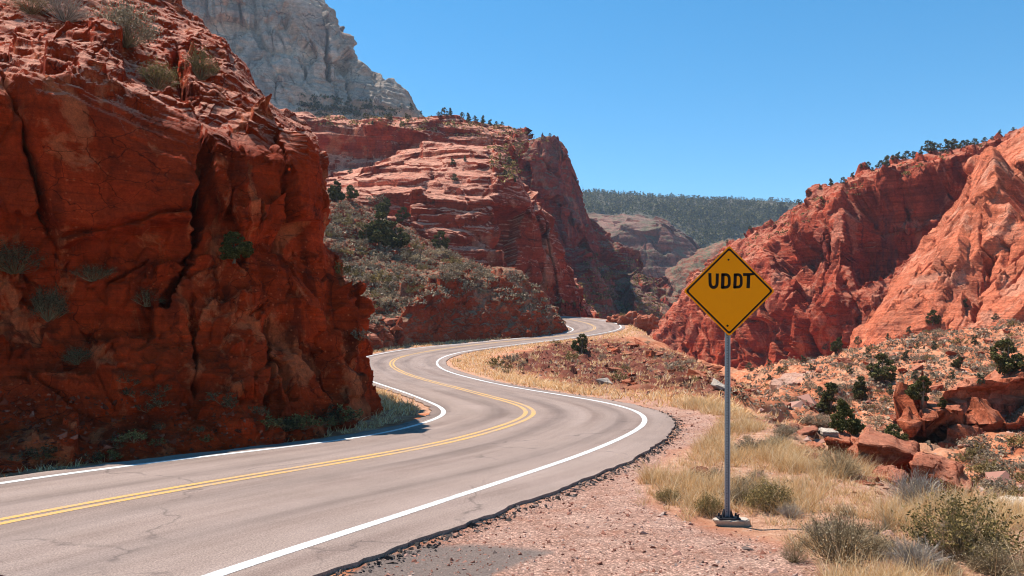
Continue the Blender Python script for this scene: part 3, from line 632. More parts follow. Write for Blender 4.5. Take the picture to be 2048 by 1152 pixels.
def sm(a, k):
    a = np.asarray(a, float); p = np.concatenate([np.repeat(a[:1], k, 0), a, np.repeat(a[-1:], k, 0)])
    c = np.cumsum(np.concatenate([np.zeros((1,)+a.shape[1:]), p])/1.0, axis=0)
    return ((c[2*k+1:]-c[:-2*k-1])/(2*k+1))[:len(a)]
C_ = sm(sm(resample(cl, NS), 9), 9)
T_ = np.gradient(C_, axis=0); T_ /= np.linalg.norm(T_, axis=1)[:, None]; N_ = np.stack([T_[:, 1], -T_[:, 0]], 1)
S_ = np.concatenate([[0], np.cumsum(np.linalg.norm(np.diff(C_, axis=0), axis=1))])
def width(curve, side, lo, hi):
    c = resample(curve, 1600); out = np.full(NS, np.nan)
    for i in range(NS):
        d = c-C_[i]; along = np.abs(d@T_[i]); lat = side*(d@N_[i])
        ok = (along < .35+.004*C_[i, 1]) & (lat > lo) & (lat < hi)
        if ok.any(): out[i] = lat[ok].min()
    k = np.where(~np.isnan(out))[0]; out = np.interp(np.arange(NS), k, out[k])
    return sm(sm(out, 14), 14)
wR = width(rw, 1, 1.8, 5.5); wE = np.maximum(width(re_, 1, 2.0, 7.5), wR+.55); wL = width(lw, -1, 1.8, 5.5)
wLE = wL+.45+.15*np.sin(S_*.2)
def lat(i, off, zoff=0.0):
    x = C_[i]+N_[i]*off[..., None] if np.ndim(off) else C_[i]+N_[i]*off
    return x
def strip(name, offa, offb, z, mat, n_lat=2, ia=0, ib=NS, thick=None):
    f = np.linspace(0, 1, n_lat); off = offa[ia:ib, None]*(1-f)+offb[ia:ib, None]*f
    XY = C_[ia:ib, None, :]+N_[ia:ib, None, :]*off[..., None]
    zz = Zr(XY[..., 1])+z
    # cross profile is taken at the station, so the strip lies on the road
    G = np.concatenate([XY, zz[..., None]], -1)
    if thick:
        a = G[:, :1].copy(); b = G[:, -1:].copy(); a[..., 2] -= thick; b[..., 2] -= thick
        G = np.concatenate([a, G, b], 1)
    o = mesh_np(name, G.reshape(-1, 3), gridfaces(*G.shape[:2]), mat, smooth=False)
    off2 = np.pad(off, ((0, 0), (1, 1)), mode='edge') if thick else off
    attr(o, "lat", off2.ravel()); attr(o, "sta", np.repeat(S_[ia:ib], off2.shape[1]))
    return o
# asphalt: chip seal of grey and pinkish stones, darker tyre paths along the lanes
t = NT("asphalt"); c = t.coord()
la, st = t.attr("lat"), t.attr("sta")
cx = t.n("ShaderNodeCombineXYZ"); t.l(la, cx.inputs[0]); t.l(t.math('MULTIPLY', st, .06), cx.inputs[1])
n1 = t.noise(cx.outputs[0], 1.4, 5, .6); n2 = t.noise(c, 45, 3, .8); n3 = t.noise(c, .6, 5, .6); n4 = t.noise(c, 160, 2, .8)
col = t.ramp(n1, [(.35, (.205, .142, .116)), (.5, (.270, .195, .160)), (.65, (.312, .230, .192))])
col = t.mix(t.ramp(n3, [(.35, 0.0), (.7, .35)]), col, (.33, .24, .205))
col = t.mix(.9, col, t.ramp(n2, [(.32, .55), (.5, 1.0), (.68, 1.45)]), 'MULTIPLY')
col = t.mix(.6, col, t.ramp(n4, [(.3, .6), (.5, 1.0), (.7, 1.4)]), 'MULTIPLY')
ab = t.math('ABSOLUTE', la); 
tp = t.math('MULTIPLY', t.ramp(t.math('MULTIPLY', t.math('ABSOLUTE', t.math('SUBTRACT', t.math('ABSOLUTE', t.math('SUBTRACT', ab, 1.85)), .85)), 1.0), [(0, .62), (.5, 0.0)]), t.ramp(n1, [(.35, 1.0), (.6, .35)]))
col = t.mix(tp, col, (.135, .10, .088))
# thin wandering cracks, some sealed with tar
dn = t.n("ShaderNodeTexNoise"); dn.inputs["Scale"].default_value = 1.3; dn.inputs["Detail"].default_value = 6; t.l(c, dn.inputs["Vector"])
sc3 = t.n("ShaderNodeVectorMath"); sc3.operation = 'SCALE'; sc3.inputs[3].default_value = 1.1; t.l(dn.outputs[1], sc3.inputs[0])
ad3 = t.n("ShaderNodeVectorMath"); ad3.operation = 'ADD'; t.l(c, ad3.inputs[0]); t.l(sc3.outputs[0], ad3.inputs[1])
ck = t.math('MULTIPLY', t.ramp(t.vor(ad3.outputs[0], .17), [(0, .55), (.006, 0.0)]), t.ramp(n3, [(.45, 0.0), (.55, 1.0)]))
col = t.mix(ck, col, (.07, .055, .05))
stn = t.noise(t.coord((1, 1, 1)), .35, 6, .7); col = t.mix(.5, col, t.ramp(stn, [(.35, .82), (.5, 1.0), (.62, 1.1)]), 'MULTIPLY')
M_asph = t.done(col, t.bump(n2, .5, .012, t.bump(n4, .4, .005)), .85)
def paint(name, c0, wear):
    t = NT(name); c = t.coord(); a = t.noise(c, 28, 5, .75); b = t.noise(c, .8, 4, .6)
    f = t.ramp(t.math('ADD', a, t.math('MULTIPLY', b, .4)), [(.60, 0.0), (.84, wear)])
    return t.done(t.mix(f, c0, (.30, .25, .23)), t.bump(a, .4, .006), .6)
M_wp = paint("white_paint", (.78, .77, .74), .75); M_yp = paint("yellow_paint", (.68, .36, .08), .9)
jag = .05*perlin(np.stack([S_*8.1, S_*0, S_*0+3], 1), 9)+.10*perlin(np.stack([S_*1.1, S_*0, S_*0+3], 1), 3)+.06*perlin(np.stack([S_*3.7, S_*0, S_*0+3], 1), 5)
road = strip("road", -wLE+jag, wE+jag[::-1]*1.2, 0.02, M_asph, 26, thick=.25)
tag(road, "winding two lane road of pinkish grey asphalt", "road", kind="structure")
wd = .070+.028*np.clip((C_[:, 1]-20)/60, 0, 1)+.03*sstep(16, 8, C_[:, 1])
o1 = strip("road_marking", -wL-wd, -wL+wd, .024, M_wp, 2)
o2 = strip("road_marking", wR-wd, wR+wd, .024, M_wp, 2)
o3 = strip("road_marking", np.full(NS, -.19), np.full(NS, -.055), .024, M_yp, 2)
o4 = strip("road_marking", np.full(NS, .055), np.full(NS, .19), .024, M_yp, 2)
for o, l in ((o1, "white edge line on the cliff side of the road"), (o2, "white edge line on the canyon side of the road"), (o3, "yellow centre stripe nearer the cliff"), (o4, "yellow centre stripe nearer the canyon")):
    tag(o, l, "road marking", kind="structure")

def road_edge(x, y):
    """metres outside the pavement (negative on it); sign of side"""
    out = np.empty(len(x)); side = np.empty(len(x)); q = np.arange(0, NS, 3)
    Cq, Nq, rE, lE = C_[q].astype(np.float32), N_[q], wE[q], wLE[q]
    for a in range(0, len(x), 20000):
        X = np.stack([x[a:a+20000], y[a:a+20000]], 1).astype(np.float32)
        d2 = ((X[:, None]-Cq[None])**2).sum(2); i = d2.argmin(1)
        l_ = ((X-Cq[i])*Nq[i]).sum(1); far = np.sqrt(d2[np.arange(len(X)), i])
        e = np.where(l_ > 0, l_-rE[i], -l_-lE[i]); e = np.where(far > np.abs(l_)+1.5, np.maximum(e, far-np.where(l_ > 0, rE[i], lE[i])), e)
        out[a:a+20000] = e; side[a:a+20000] = np.sign(l_)
    return out, side

# ================================================================== ground
ctrl = []
def gp(px, py, Y): ctrl.append(P(px, py, Y))
def gz(px, Y, z): ctrl.append(np.array([(px-HX)/F*Y, Y, z]))
for i in range(0, NS, 9):
    for off in (-wLE[i]-.8, 0, wE[i]+.8):
        q = C_[i]+N_[i]*off; ctrl.append(np.array([q[0], q[1], float(Zr(q[1]))]))
for a in [(1150,8,-.03),(1400,9,.02),(1600,8.8,.03),(1800,8.6,.08),(2048,8.3,.12),(2400,8,.15),(1455,10.3,-.05),(1520,10.0,-.06),(1400,10.6,-.05),(1700,11,.1),(1900,11.3,.07),(2060,11,0.),
          (1100,5,-.02),(1600,5,.05),(2400,4,.1),(600,4,0.),(0,5,0.),(1500,16.5,.05),(1420,25,.02),(1420,20,.03),(1600,15,.08),(1650,15.8,.03),(1740,14,-.05),(1840,13,-.22),(1960,12.3,-.4),(1760,15.6,-.5),(1760,16.5,-.62),(1830,14.6,-.6),(1830,16.0,-.75),(1890,13.6,-.6),(1890,14.6,-.8),(1935,14,-1.05),(1700,16.5,-.35),
          (1600,28,-3.2),(1700,24,-3.4),(1800,21,-3.6),(1880,18.5,-2.9),(1980,16,-2.0),(2100,15,-1.9),(2400,14,-2.0),(1540,33,-2.8),
          (1360,150,-5),(1420,120,-7),(1330,175,-2),(1460,100,-6),(1500,80,-4.5),(1520,62,-3.5),(1250,200,0),(1150,220,2),(1000,200,4),(1250,170,3.0),
          (900,400,-6),(1300,400,-12),(1700,400,-6),(2300,400,0),(600,300,3),(200,200,4),(-200,60,4),(0,40,3),(300,50,2.5),(500,60,1.5),(-300,25,2.0),(200,28,1.8),(500,35,1.0),(600,48,.4)]:
    gz(*a)
for a in [(1500,838,23),(1540,846,21.5),(1575,856,19.8),(1620,872,18),(1480,822,27),(1470,806,31),
          (1960,1000,21),(2048,1000,20),(1960,930,28),(2048,905,32),(2300,900,30),(1850,900,34),(1750,862,38),(1650,832,47),(1570,802,64),(1530,788,78),
          (1560,762,92),(1640,765,72),(1720,790,54),(1800,806,48),(1860,790,54),(1950,765,58),(2048,745,60),(2300,740,56),
          (1500,748,110),(1600,732,98),(1700,703,98),(1800,682,99),(1900,668,98),(2048,650,94),(2300,636,88),(1440,768,150),(1520,735,140),
          (1285,662,108),(1330,686,98),(1380,712,85),(1430,738,71),(1465,760,60),(1498,783,48),(1512,806,39),(1250,645,128),
          (1147,742,57),(1147,708,76),(1300,790,36),(1300,742,64),(1300,700,90),(1230,690,92),(1400,790,35),(1450,800,31),(1050,735,56),(1050,710,70),(980,738,51),(980,720,60),(1200,768,47),(1250,772,46),
          (760,795,30),(735,778,35),(780,815,26)]:
    gp(*a)
ctrl = np.array(ctrl); cu = np.stack([(ctrl[:, 0]/ctrl[:, 1])*2.2, np.log(ctrl[:, 1])], 1)
_, ui = np.unique(np.round(cu, 3), axis=0, return_index=True); ctrl = ctrl[ui]; cu = cu[ui]
Kd = np.hypot(cu[:, None, 0]-cu[None, :, 0], cu[:, None, 1]-cu[None, :, 1])
Am = np.block([[Kd+np.eye(len(cu))*-.0008, np.ones((len(cu), 1))], [np.ones((1, len(cu))), np.zeros((1, 1))]])
wt = np.linalg.solve(Am, np.concatenate([ctrl[:, 2], [0]]))
def zbase(x, y):
    u = x/y*2.2; v = np.log(y); out = np.empty(len(x))
    for a in range(0, len(x), 20000):
        K = np.hypot(u[a:a+20000, None]-cu[None, :, 0], v[a:a+20000, None]-cu[None, :, 1]); out[a:a+20000] = K@wt[:-1]+wt[-1]
    return out
nu_, nv_ = 820, 860
uu = np.linspace(-560, 2600, nu_); vv = np.exp(np.concatenate([np.linspace(np.log(3.2), np.log(230), nv_-60), np.linspace(np.log(235), np.log(6000), 60)]))
U, V = np.meshgrid(uu, vv); X = ((U-HX)/F*V).ravel(); Yy = V.ravel()
Z = zbase(X, Yy); E, side = road_edge(X, Yy)
Z = np.where(Yy > 260, Z*np.clip((600-Yy)/340, 0, 1)-8*np.clip((Yy-260)/340, 0, 1), Z)
pz = np.stack([X, Yy, Z], 1)
gpx = U.ravel(); gpy = HY-F*(Z-CAMZ)/Yy
k = sstep(.2, 1.6, E)
rz = Zr(Yy)-.03-.025*sstep(0, .4, E)*(side > 0)*(Yy < 30)
Z = Z*k+rz*(1-k)
# masks of what the ground is made of
wob = 22*fbm(np.stack([X*.5, Yy*.5, X*0], 1), 3, 101)
gravel_poly = [(560,1400),(760,1130),(1060,1000),(1200,940),(1300,895),(1365,850),(1290,808),(1180,795),(1200,785),(1320,800),(1440,830),(1425,880),(1330,905),(1280,960),(1300,1010),(1420,1060),(1560,1090),(1640,1130),(1700,1400)]
gm_gravel = sstep(-14, 14, polydist(gpx+wob, gpy+wob*.5, gravel_poly))*(Yy < 60)
grass_soil = sstep(4.5, 1.5, E)*(Yy > 25)+sstep(-25, 25, polydist(gpx+wob, gpy, [(1290,1010),(1280,930),(1420,800),(1500,830),(1650,900),(1960,1020),(2700,1000),(2700,1400),(1600,1400),(1560,1090)]))
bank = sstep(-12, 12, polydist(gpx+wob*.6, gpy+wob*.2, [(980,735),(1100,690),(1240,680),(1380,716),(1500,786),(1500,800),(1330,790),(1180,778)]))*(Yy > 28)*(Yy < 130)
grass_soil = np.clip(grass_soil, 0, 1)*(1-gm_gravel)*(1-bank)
rocky = sstep(1.0, 5.0, E)*(1-gm_gravel)*(1-.75*sstep(0, 1, grass_soil*(Yy < 30)))
rightslope = rocky*(Yy > 30)*(gpx > 1350)*(1-bank)
p3 = np.stack([X, Yy, Z], 1)
nearw = (Yy < 260)
D = np.zeros(len(X)); mk = nearw
pp = p3[mk]
D[mk] += rocky[mk]*(.10*fbm(pp*.9, 5, 110, .6))+.012*fbm(pp*3.5, 3, 111)*k[mk]
rs = rightslope[mk]
D[mk] += rs*(.9*fbm(pp*.10, 3, 112)+terrace(pp, pp[:, 2]+pp[:, 0]*.05+.8*fbm(pp*.12, 2, 5), 1.0, 113)[:, 2]+clefts(pp, .12, .9, .05, 213, 4)+.18*blocks(pp, (2.2, 2.2, 1.4), 114, 1, tilt=1)+.20*fbm(pp*.8, 4, 115, .6))
D[mk] += bank[mk]*(.20*blocks(pp, (1.4, 1.8, .9), 116, 1, tilt=1)+.42*fbm(np.stack([pp[:, 0]*.55+pp[:, 1]*.30, pp[:, 1]*.06, pp[:, 2]*.3], 1), 4, 117, ridged=True))
D *= np.where(E < 1.2, sstep(.1, 1.2, E), 1)
# terraces and ledges of the canyon's far side, at chosen places
Z = Z+D
led = [([(1510,770),(1560,735),(1640,732),(1720,745),(1770,765),(1700,800),(1640,822),(1570,815)], .9, 7)]
for poly, amt, soft in led:
    Z += amt*sstep(-soft, soft, polydist(gpx+wob*.4, gpy+wob*.2, poly))*(Yy > 40)*(Yy < 120)
g = mesh_np("ground", np.stack([X, Yy, Z], 1), gridfaces(nv_, nu_))
attr(g, "gravel", gm_gravel); attr(g, "grass", grass_soil); attr(g, "bank", bank)
tag(g, "red desert ground with gravel shoulder falling into the canyon", "ground", kind="structure")
t = NT("desert_ground"); c = t.coord()
n0 = t.noise(c, .22, 6, .6); n1 = t.noise(c, 1.1, 8, .65); n2 = t.noise(c, 6, 8, .75); n3 = t.noise(c, 38, 4, .8)
soil = t.ramp(n1, [(.34, (.32, .085, .038)), (.5, (.50, .17, .08)), (.66, (.62, .30, .17))])
soil = t.mix(t.ramp(n0, [(.5, 0.0), (.62, .6)]), soil, (.44, .27, .17))
soil = t.mix(t.ramp(n2, [(.54, 0.0), (.62, .55)]), soil, (.17, .14, .09))
cb = t.noise(t.coord((.25, .25, 2.6), (R(4), R(-6), 0)), 1.0, 5, .6)
soil = t.mix(.55, soil, t.ramp(cb, [(.36, .65), (.5, 1.0), (.64, 1.2)]), 'MULTIPLY')
grav = t.ramp(n1, [(.3, (.40, .205, .14)), (.5, (.50, .285, .21)), (.7, (.58, .36, .27))])
vg = t.vor(c, 42, 'F1', 1); vsep = t.n("ShaderNodeSeparateColor"); t.l(vg, vsep.inputs[0])
grav = t.mix(.9, grav, t.ramp(vsep.outputs[0], [(0, .55), (.4, .85), (.75, 1.1), (1, 1.75)]), 'MULTIPLY')
vd = t.vor(c, 42, 'F1', 0); grav = t.mix(.6, grav, t.ramp(vd, [(.25, 1.1), (.7, .45)]), 'MULTIPLY')
gs = t.ramp(n2, [(.3, (.26, .12, .07)), (.5, (.50, .26, .16)), (.7, (.64, .42, .30))])
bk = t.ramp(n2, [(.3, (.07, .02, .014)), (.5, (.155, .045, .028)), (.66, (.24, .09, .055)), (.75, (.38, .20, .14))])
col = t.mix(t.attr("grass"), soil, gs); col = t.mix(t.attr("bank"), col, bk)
nbl = t.noise(c, 2.2, 4); gf = t.math('MULTIPLY', t.attr("gravel"), t.ramp(nbl, [(.25, .7), (.45, 1.0)]))
col = t.mix(gf, col, grav)
col = t.mix(.6, col, t.ramp(n3, [(.3, .55), (.5, 1.0), (.7, 1.4)]), 'MULTIPLY')
b1 = t.bump(n2, .7, .10); b2 = t.bump(n3, .7, .02, b1)
b3 = t.bump(vd, .5, .01, b2)
col = t.mix(t.attr('tar'), col, t.mix(.9, (.21, .155, .13), t.ramp(n3, [(.3, .55), (.5, 1.0), (.7, 1.5)]), 'MULTIPLY'))
g.data.materials.append(t.done(col, b3, .95))
# tar patch on the gravel
tp_poly = [(520,1230),(690,1150),(740,1118),(850,1085),(950,1083),(1020,1092),(1105,1104),(1050,1122),(985,1148),(940,1230)]
attr(g, "tar", sstep(-7, 5, polydist(gpx+wob*.25, gpy+wob*.1, tp_poly))*(Yy < 12))
# ================================================================== rock outcrops
M_ledge = rock_mat("ledge_rock", (.47, .12, .055), 3, pale=(.56, .22, .13), dark=(.18, .045, .03), bed=.7, dust_lit=.6, dust_litcol=(.62, .22, .12), varnish=.4)
M_paleslab = rock_mat("pale_slab_rock", (.50, .22, .14), 4, pale=(.60, .36, .26), dark=(.22, .08, .05), bed=.8, dust_lit=.7, dust_litcol=(.62, .38, .28), varnish=.3)
M_bould = rock_mat("boulder_rock", (.38, .10, .05), 1.2, pale=(.5, .22, .14), bed=.6, dust_lit=.6, dust_litcol=(.55, .24, .15))
M_pale = rock_mat("pale_stone", (.55, .42, .33), 1.2, bed=.5, dust_lit=.3)
rows = [
 [(1810,925,38),(1850,935,37),(1900,930,37),(1980,915,38),(2060,900,39),(2250,880,40)],
 [(1812,885,40.3),(1850,893,39.8),(1900,890,39.8),(1980,872,41.4),(2060,862,42),(2250,840,43)],
 [(1815,848,39.8),(1850,833,39),(1900,829,39.3),(1980,835,41),(2060,828,42),(2250,800,43.5)],
 [(1832,826,43),(1870,812,44),(1930,812,45),(2000,814,46),(2080,805,47),(2250,780,48)],
 [(1880,800,47.5),(1925,797,48.8),(1980,797,49.3),(2048,790,50),(2100,785,51),(2250,765,52)],
 [(1898,772,47.8),(1930,764,47.8),(1990,754,48.3),(2060,744,49.3),(2110,740,50.5),(2250,728,51.5)],
 [(1925,765,56),(1960,754,57),(2010,745,58),(2060,738,59),(2110,735,60),(2250,720,60)],
]
lg = [([(1846,840),(1900,830),(1920,846),(1905,868),(1870,895),(1836,908),(1838,870)], -2.6, 3.5), ([(1940,852),(2012,842),(2005,866),(1960,880),(1920,880)], -1.5, 4),
      ([(1918,808),(2060,798),(2060,834),(1960,838),(1926,826)], -2.0, 4), ([(1812,845),(1832,830),(1836,900),(1815,900)], .5, 4), ([(1905,860),(1990,845),(1960,895),(1880,905)], .8, 5),
      ('c', [(1838,830),(1842,870),(1836,905)], .9, 2.5)]
rows = [[(a_, b_, y_*.86) for a_, b_, y_ in r_] for r_ in rows]
ol = patch("rock_outcrop", rows, 330, 260, [sculpt(lg, 4, .06),
    lambda p, n, px, py, fr: n*(strata(p, p[:, 2]+.08*p[:, 0], 1.1, 121, .10, 3.5, .15)+blocks(p, (2.6, 2.6, 1.8), 122, .12, tilt=1))[:, None]+terrace(p, p[:, 2]+.08*p[:, 0], .7, 121), facets((2.4, 2.4, .8), 481, .7),
    lambda p, n, px, py, fr: strata(p, p[:, 2]+.08*p[:, 0], .35, 123, .04, 3.5, .2)+.06*fbm(p*1.3, 5, 124, .6)], M_ledge, skirt=2)
tag(ol, "large red ledge outcrop with two dark hollows under its overhangs", "rock outcrop")
rows = [
 [(1530,812,59),(1570,830,57.5),(1610,832,57.5),(1650,822,57.5),(1705,806,58)],
 [(1536,786,58.5),(1570,799,56),(1610,802,55),(1650,797,56),(1708,786,57)],
 [(1545,768,61),(1580,770,60),(1630,768,60),(1690,765,61),(1722,768,62)],
 [(1560,754,68),(1600,747,70),(1650,744,70),(1700,747,70),(1730,756,70)],
 [(1570,750,78),(1610,744,80),(1650,742,80),(1700,744,80),(1735,754,78)],
]
rows = [[(a_, b_, y_*1.08) for a_, b_, y_ in r_] for r_ in rows]
os_ = patch("rock_slab", rows, 220, 130, [sculpt([([(1556,803),(1600,797),(1645,800),(1640,826),(1570,826)], -1.8, 3.5), ([(1540,770),(1600,775),(1560,800)], .6, 4), ([(1600,782),(1690,770),(1640,800)], .6, 3)], 4, .06),
    lambda p, n, px, py, fr: n*(blocks(p, (3, 3, 1.8), 132, .12, tilt=1))[:, None]+terrace(p, p[:, 2]+.05*p[:, 0], .6, 131), facets((2.6, 2.6, .7), 482, .6),
    lambda p, n, px, py, fr: strata(p, p[:, 2]+.05*p[:, 0], .3, 133, .04, 3.5, .2)+.05*fbm(p*1.3, 5, 134, .6)], M_paleslab, skirt=2)
tag(os_, "pale salmon slab with a dark undercut at the canyon bottom", "rock slab")

def hullmesh(name, pts, cuts, amp, mat, seed=0, flat=True, st=0.0, loc=None):
    bm = bmesh.new()
    for p_ in pts: bm.verts.new([float(v) for v in p_])
    r = bmesh.ops.convex_hull(bm, input=bm.verts)
    for v in [v for v in bm.verts if not v.link_faces]: bm.verts.remove(v)
    bmesh.ops.bevel(bm, geom=list(bm.edges), offset=amp*.8, segments=1, affect='EDGES')
    bmesh.ops.triangulate(bm, faces=bm.faces)
    for _ in range(cuts): bmesh.ops.subdivide_edges(bm, edges=list(bm.edges), cuts=1, use_grid_fill=True)
    bm.normal_update()
    V = np.array([v.co for v in bm.verts]); Nn = np.array([v.normal for v in bm.verts]); s_ = max(np.ptp(V[:, 0]), .05)
    d = amp*(fbm(V/s_*3+seed, 4, seed, .6)*1.2+.5*blocks(V/s_*5+seed, (1, 1, 1), seed+5, 1, tilt=1))
    if st: d += st*np.tanh(3*perlin(np.stack([V[:, 0]*.6, V[:, 1]*.6, V[:, 2]/st*.35], 1), seed))
    V += Nn*d[:, None]
    for v, q in zip(bm.verts, V): v.co = q
    me = bpy.data.meshes.new(name); bm.to_mesh(me); bm.free()
    me.polygons.foreach_set("use_smooth", np.full(len(me.polygons), not flat)); me.materials.append(mat)
    return me
def link(name, me, loc=(0, 0, 0), rot=(0, 0, 0), sc=(1, 1, 1), parent=None):
    o = bpy.data.objects.new(name, me); COL.objects.link(o); o.location = loc; o.rotation_euler = rot; o.scale = sc
    if parent: o.parent = parent
    return o
def block(top, drop, back, label, seed, mat=None, amp=.03, cuts=4, st=.05, name="boulder"):
    """top: (px,py,Y) of the upper front edge; drop and back: world vectors to the foot and to the rear"""
    T = [P(*q) for q in top]; pts = []
    for i, q in enumerate(T):
        j = rng.uniform(-.05, .05, 3)
        pts += [q+j, q+np.array(drop)*rng.uniform(.85, 1.1)+j, q+np.array(back)*rng.uniform(.85, 1.1), q+np.array(back)+np.array(drop)]
    pts = np.array(pts); c0 = pts.mean(0); c0[2] = pts[:, 2].min()
    o = link(name, hullmesh(name, pts-c0, cuts, amp, mat or M_bould, seed, st=st, flat=False), c0)
    return tag(o, label, "boulder")
M_crop = rock_mat("outcrop_rock", (.36, .075, .03), 1.3, pale=(.5, .2, .12), bed=.8, dust_lit=.75, dust_litcol=(.60, .24, .14), varnish=.3)
block([(1716,884,16.5),(1780,894,16.7),(1838,912,16.9)], (.1,.1,-1.3), (.9,1.7,.06), "long flat topped red block at the verge edge with a dark straight face", 3, M_crop)
block([(1820,924,15.9),(1870,940,16.0),(1905,956,16.0),(1932,982,15.8)], (.0,.1,-1.5), (1.0,1.5,.06), "tapering red block stepping down into the canyon behind the grey bush", 4, M_crop)
block([(1690,880,19.5),(1722,890,18.9)], (.1,.1,-1.0), (.5,1.2,.1), "small squat red block wedged at the upper end of the long block", 5, M_crop, .03, 4, .04)
block([(1600,872,17.6),(1634,861,18.4)], (.05,.05,-.22), (.2,.7,.05), "thin tilted salmon slab lying on the verge rubble", 6, M_bould, .025, 3, .03)
block([(1648,866,18.2),(1680,868,18.0)], (.02,.05,-.16), (.05,.5,.08), "small cream white slab among red rubble", 7, M_pale, .02, 3, .02)
block([(1655,872,18.1),(1700,884,17.8)], (.1,.1,-.75), (.4,.9,.1), "rounded red block under the cream white slab", 8, M_crop, .03, 4, .04)
block([(1612,890,16.4),(1648,897,16.0)], (.05,.05,-.3), (.2,.5,.05), "low red slab in dry grass below the tilted salmon slab", 9, M_crop, .03, 3, .03)
block([(1558,912,15.0),(1588,914,14.9)], (.03,.02,-.2), (.1,.4,.03), "flat grey brown stone in dry grass beyond the sign", 10, M_pale, .02, 3, .02)
block([(1384,945,13.5),(1402,940,13.7),(1424,952,13.2)], (.0,.0,-.2), (.1,.35,.0), "dark brown chunk of rock in yellow grass beside the sign post", 11, rock_mat("dark_rock", (.16, .06, .035), .6), .03, 3, .03)
block([(1700,898,17.0),(1735,912,16.4)], (.05,.05,-.6), (.4,.7,.0), "broken red rock below the long flat topped block", 12, M_crop, .03, 4, .04)
block([(1748,938,14.6),(1800,962,13.8)], (.05,.05,-.35), (.5,.8,.0), "low salmon ledge in front of the long block", 13, M_bould, .04, 4, .05)
block([(1232,640,121),(1250,625,122),(1272,626,122)], (0,0,-1.8), (2,3,0), "red boulder beside the far bend of the road", 14, M_bould, .25, 4, .3)
block([(1268,636,119),(1283,628,120),(1300,632,119)], (0,0,-1.8), (2,3,0), "reddish boulder on the crest next to the bend boulder", 15, M_bould, .2, 4, .25)
block([(1212,633,128),(1236,629,126)], (0,0,-1.2), (2,2,0), "smallest of the three boulders at the far bend", 16, M_bould, .2, 3, .2)

# ================================================================== ray placement
bpy.context.view_layer.update(); DG = bpy.context.evaluated_depsgraph_get()
def hit(px, py, ok=None):
    d = Vector(((px-HX)/F, 1, (HY-py)/F)).normalized()
    h, loc, nrm, idx, ob, _ = SC.ray_cast(DG, Vector((0, 0, CAMZ)), d)
    if not h or ob.name.startswith("road") or (ok and not any(ob.name.startswith(k) for k in ok)): return None
    return np.array(loc), np.array(nrm), ob
def inpoly(n, poly, pw=1.0):
    b = np.array(poly, float); lo, hi = b.min(0), b.max(0); out = []
    while len(out) < n:
        q = lo+(hi-lo)*rng.rand(400, 2); m = polydist(q[:, 0], q[:, 1], poly) > 0; out += list(q[m])
    return out[:n]

# ================================================================== foliage materials
def leaf_mat(name, stops, tr=.25, rough=.75):
    t = NT(name); ge = t.n("ShaderNodeNewGeometry"); oi = t.n("ShaderNodeObjectInfo")
    r = t.math('FRACT', t.math('ADD', ge.outputs["Random Per Island"], t.math('MULTIPLY', oi.outputs["Random"], .0)))
    col = t.ramp(r, stops); hv = t.ramp(oi.outputs["Random"], [(0, .78), (1, 1.22)]); col = t.mix(1, col, hv, 'MULTIPLY')
    t.done(col, None, rough)
    tl = t.n("ShaderNodeBsdfTranslucent"); t.l(col, tl.inputs[0]); mx = t.n("ShaderNodeMixShader"); mx.inputs[0].default_value = tr
    t.l(t.b.outputs[0], mx.inputs[1]); t.l(tl.outputs[0], mx.inputs[2]); t.l(mx.outputs[0], t.out.inputs[0]); return t.m
L_jun = leaf_mat("juniper_leaf", [(0, (.035, .036, .012)), (.5, (.085, .080, .024)), (.85, (.15, .128, .04)), (1, (.21, .17, .07))], .15)
L_sage = leaf_mat("sage_leaf", [(0, (.11, .085, .055)), (.5, (.23, .175, .115)), (.85, (.38, .285, .19)), (1, (.50, .38, .28))])
L_olive = leaf_mat("olive_leaf", [(0, (.075, .06, .02)), (.5, (.18, .13, .045)), (1, (.40, .27, .11))])
L_tan = leaf_mat("tan_leaf", [(0, (.20, .13, .07)), (.5, (.40, .29, .16)), (1, (.62, .48, .30))])
L_grass = leaf_mat("dry_grass_blade", [(0, (.50, .24, .09)), (.3, (.74, .43, .18)), (.7, (.88, .60, .32)), (.93, (.92, .76, .52)), (1, (.42, .27, .10))], .35, .6)
L_bark = leaf_mat("bark", [(0, (.10, .07, .05)), (1, (.20, .15, .11))], 0)
L_shade = leaf_mat('shaded_leaf', [(0, (.045, .028, .014)), (.6, (.115, .075, .038)), (1, (.22, .15, .085))])  # darker leaf copy, the cliff's shade put into its colour
L_twig = leaf_mat("grey_twig", [(0, (.14, .11, .09)), (.6, (.28, .23, .19)), (1, (.55, .47, .40))], .05)
L_brown = leaf_mat("brown_twig", [(0, (.12, .08, .045)), (.6, (.26, .18, .10)), (1, (.45, .33, .19))], .05)

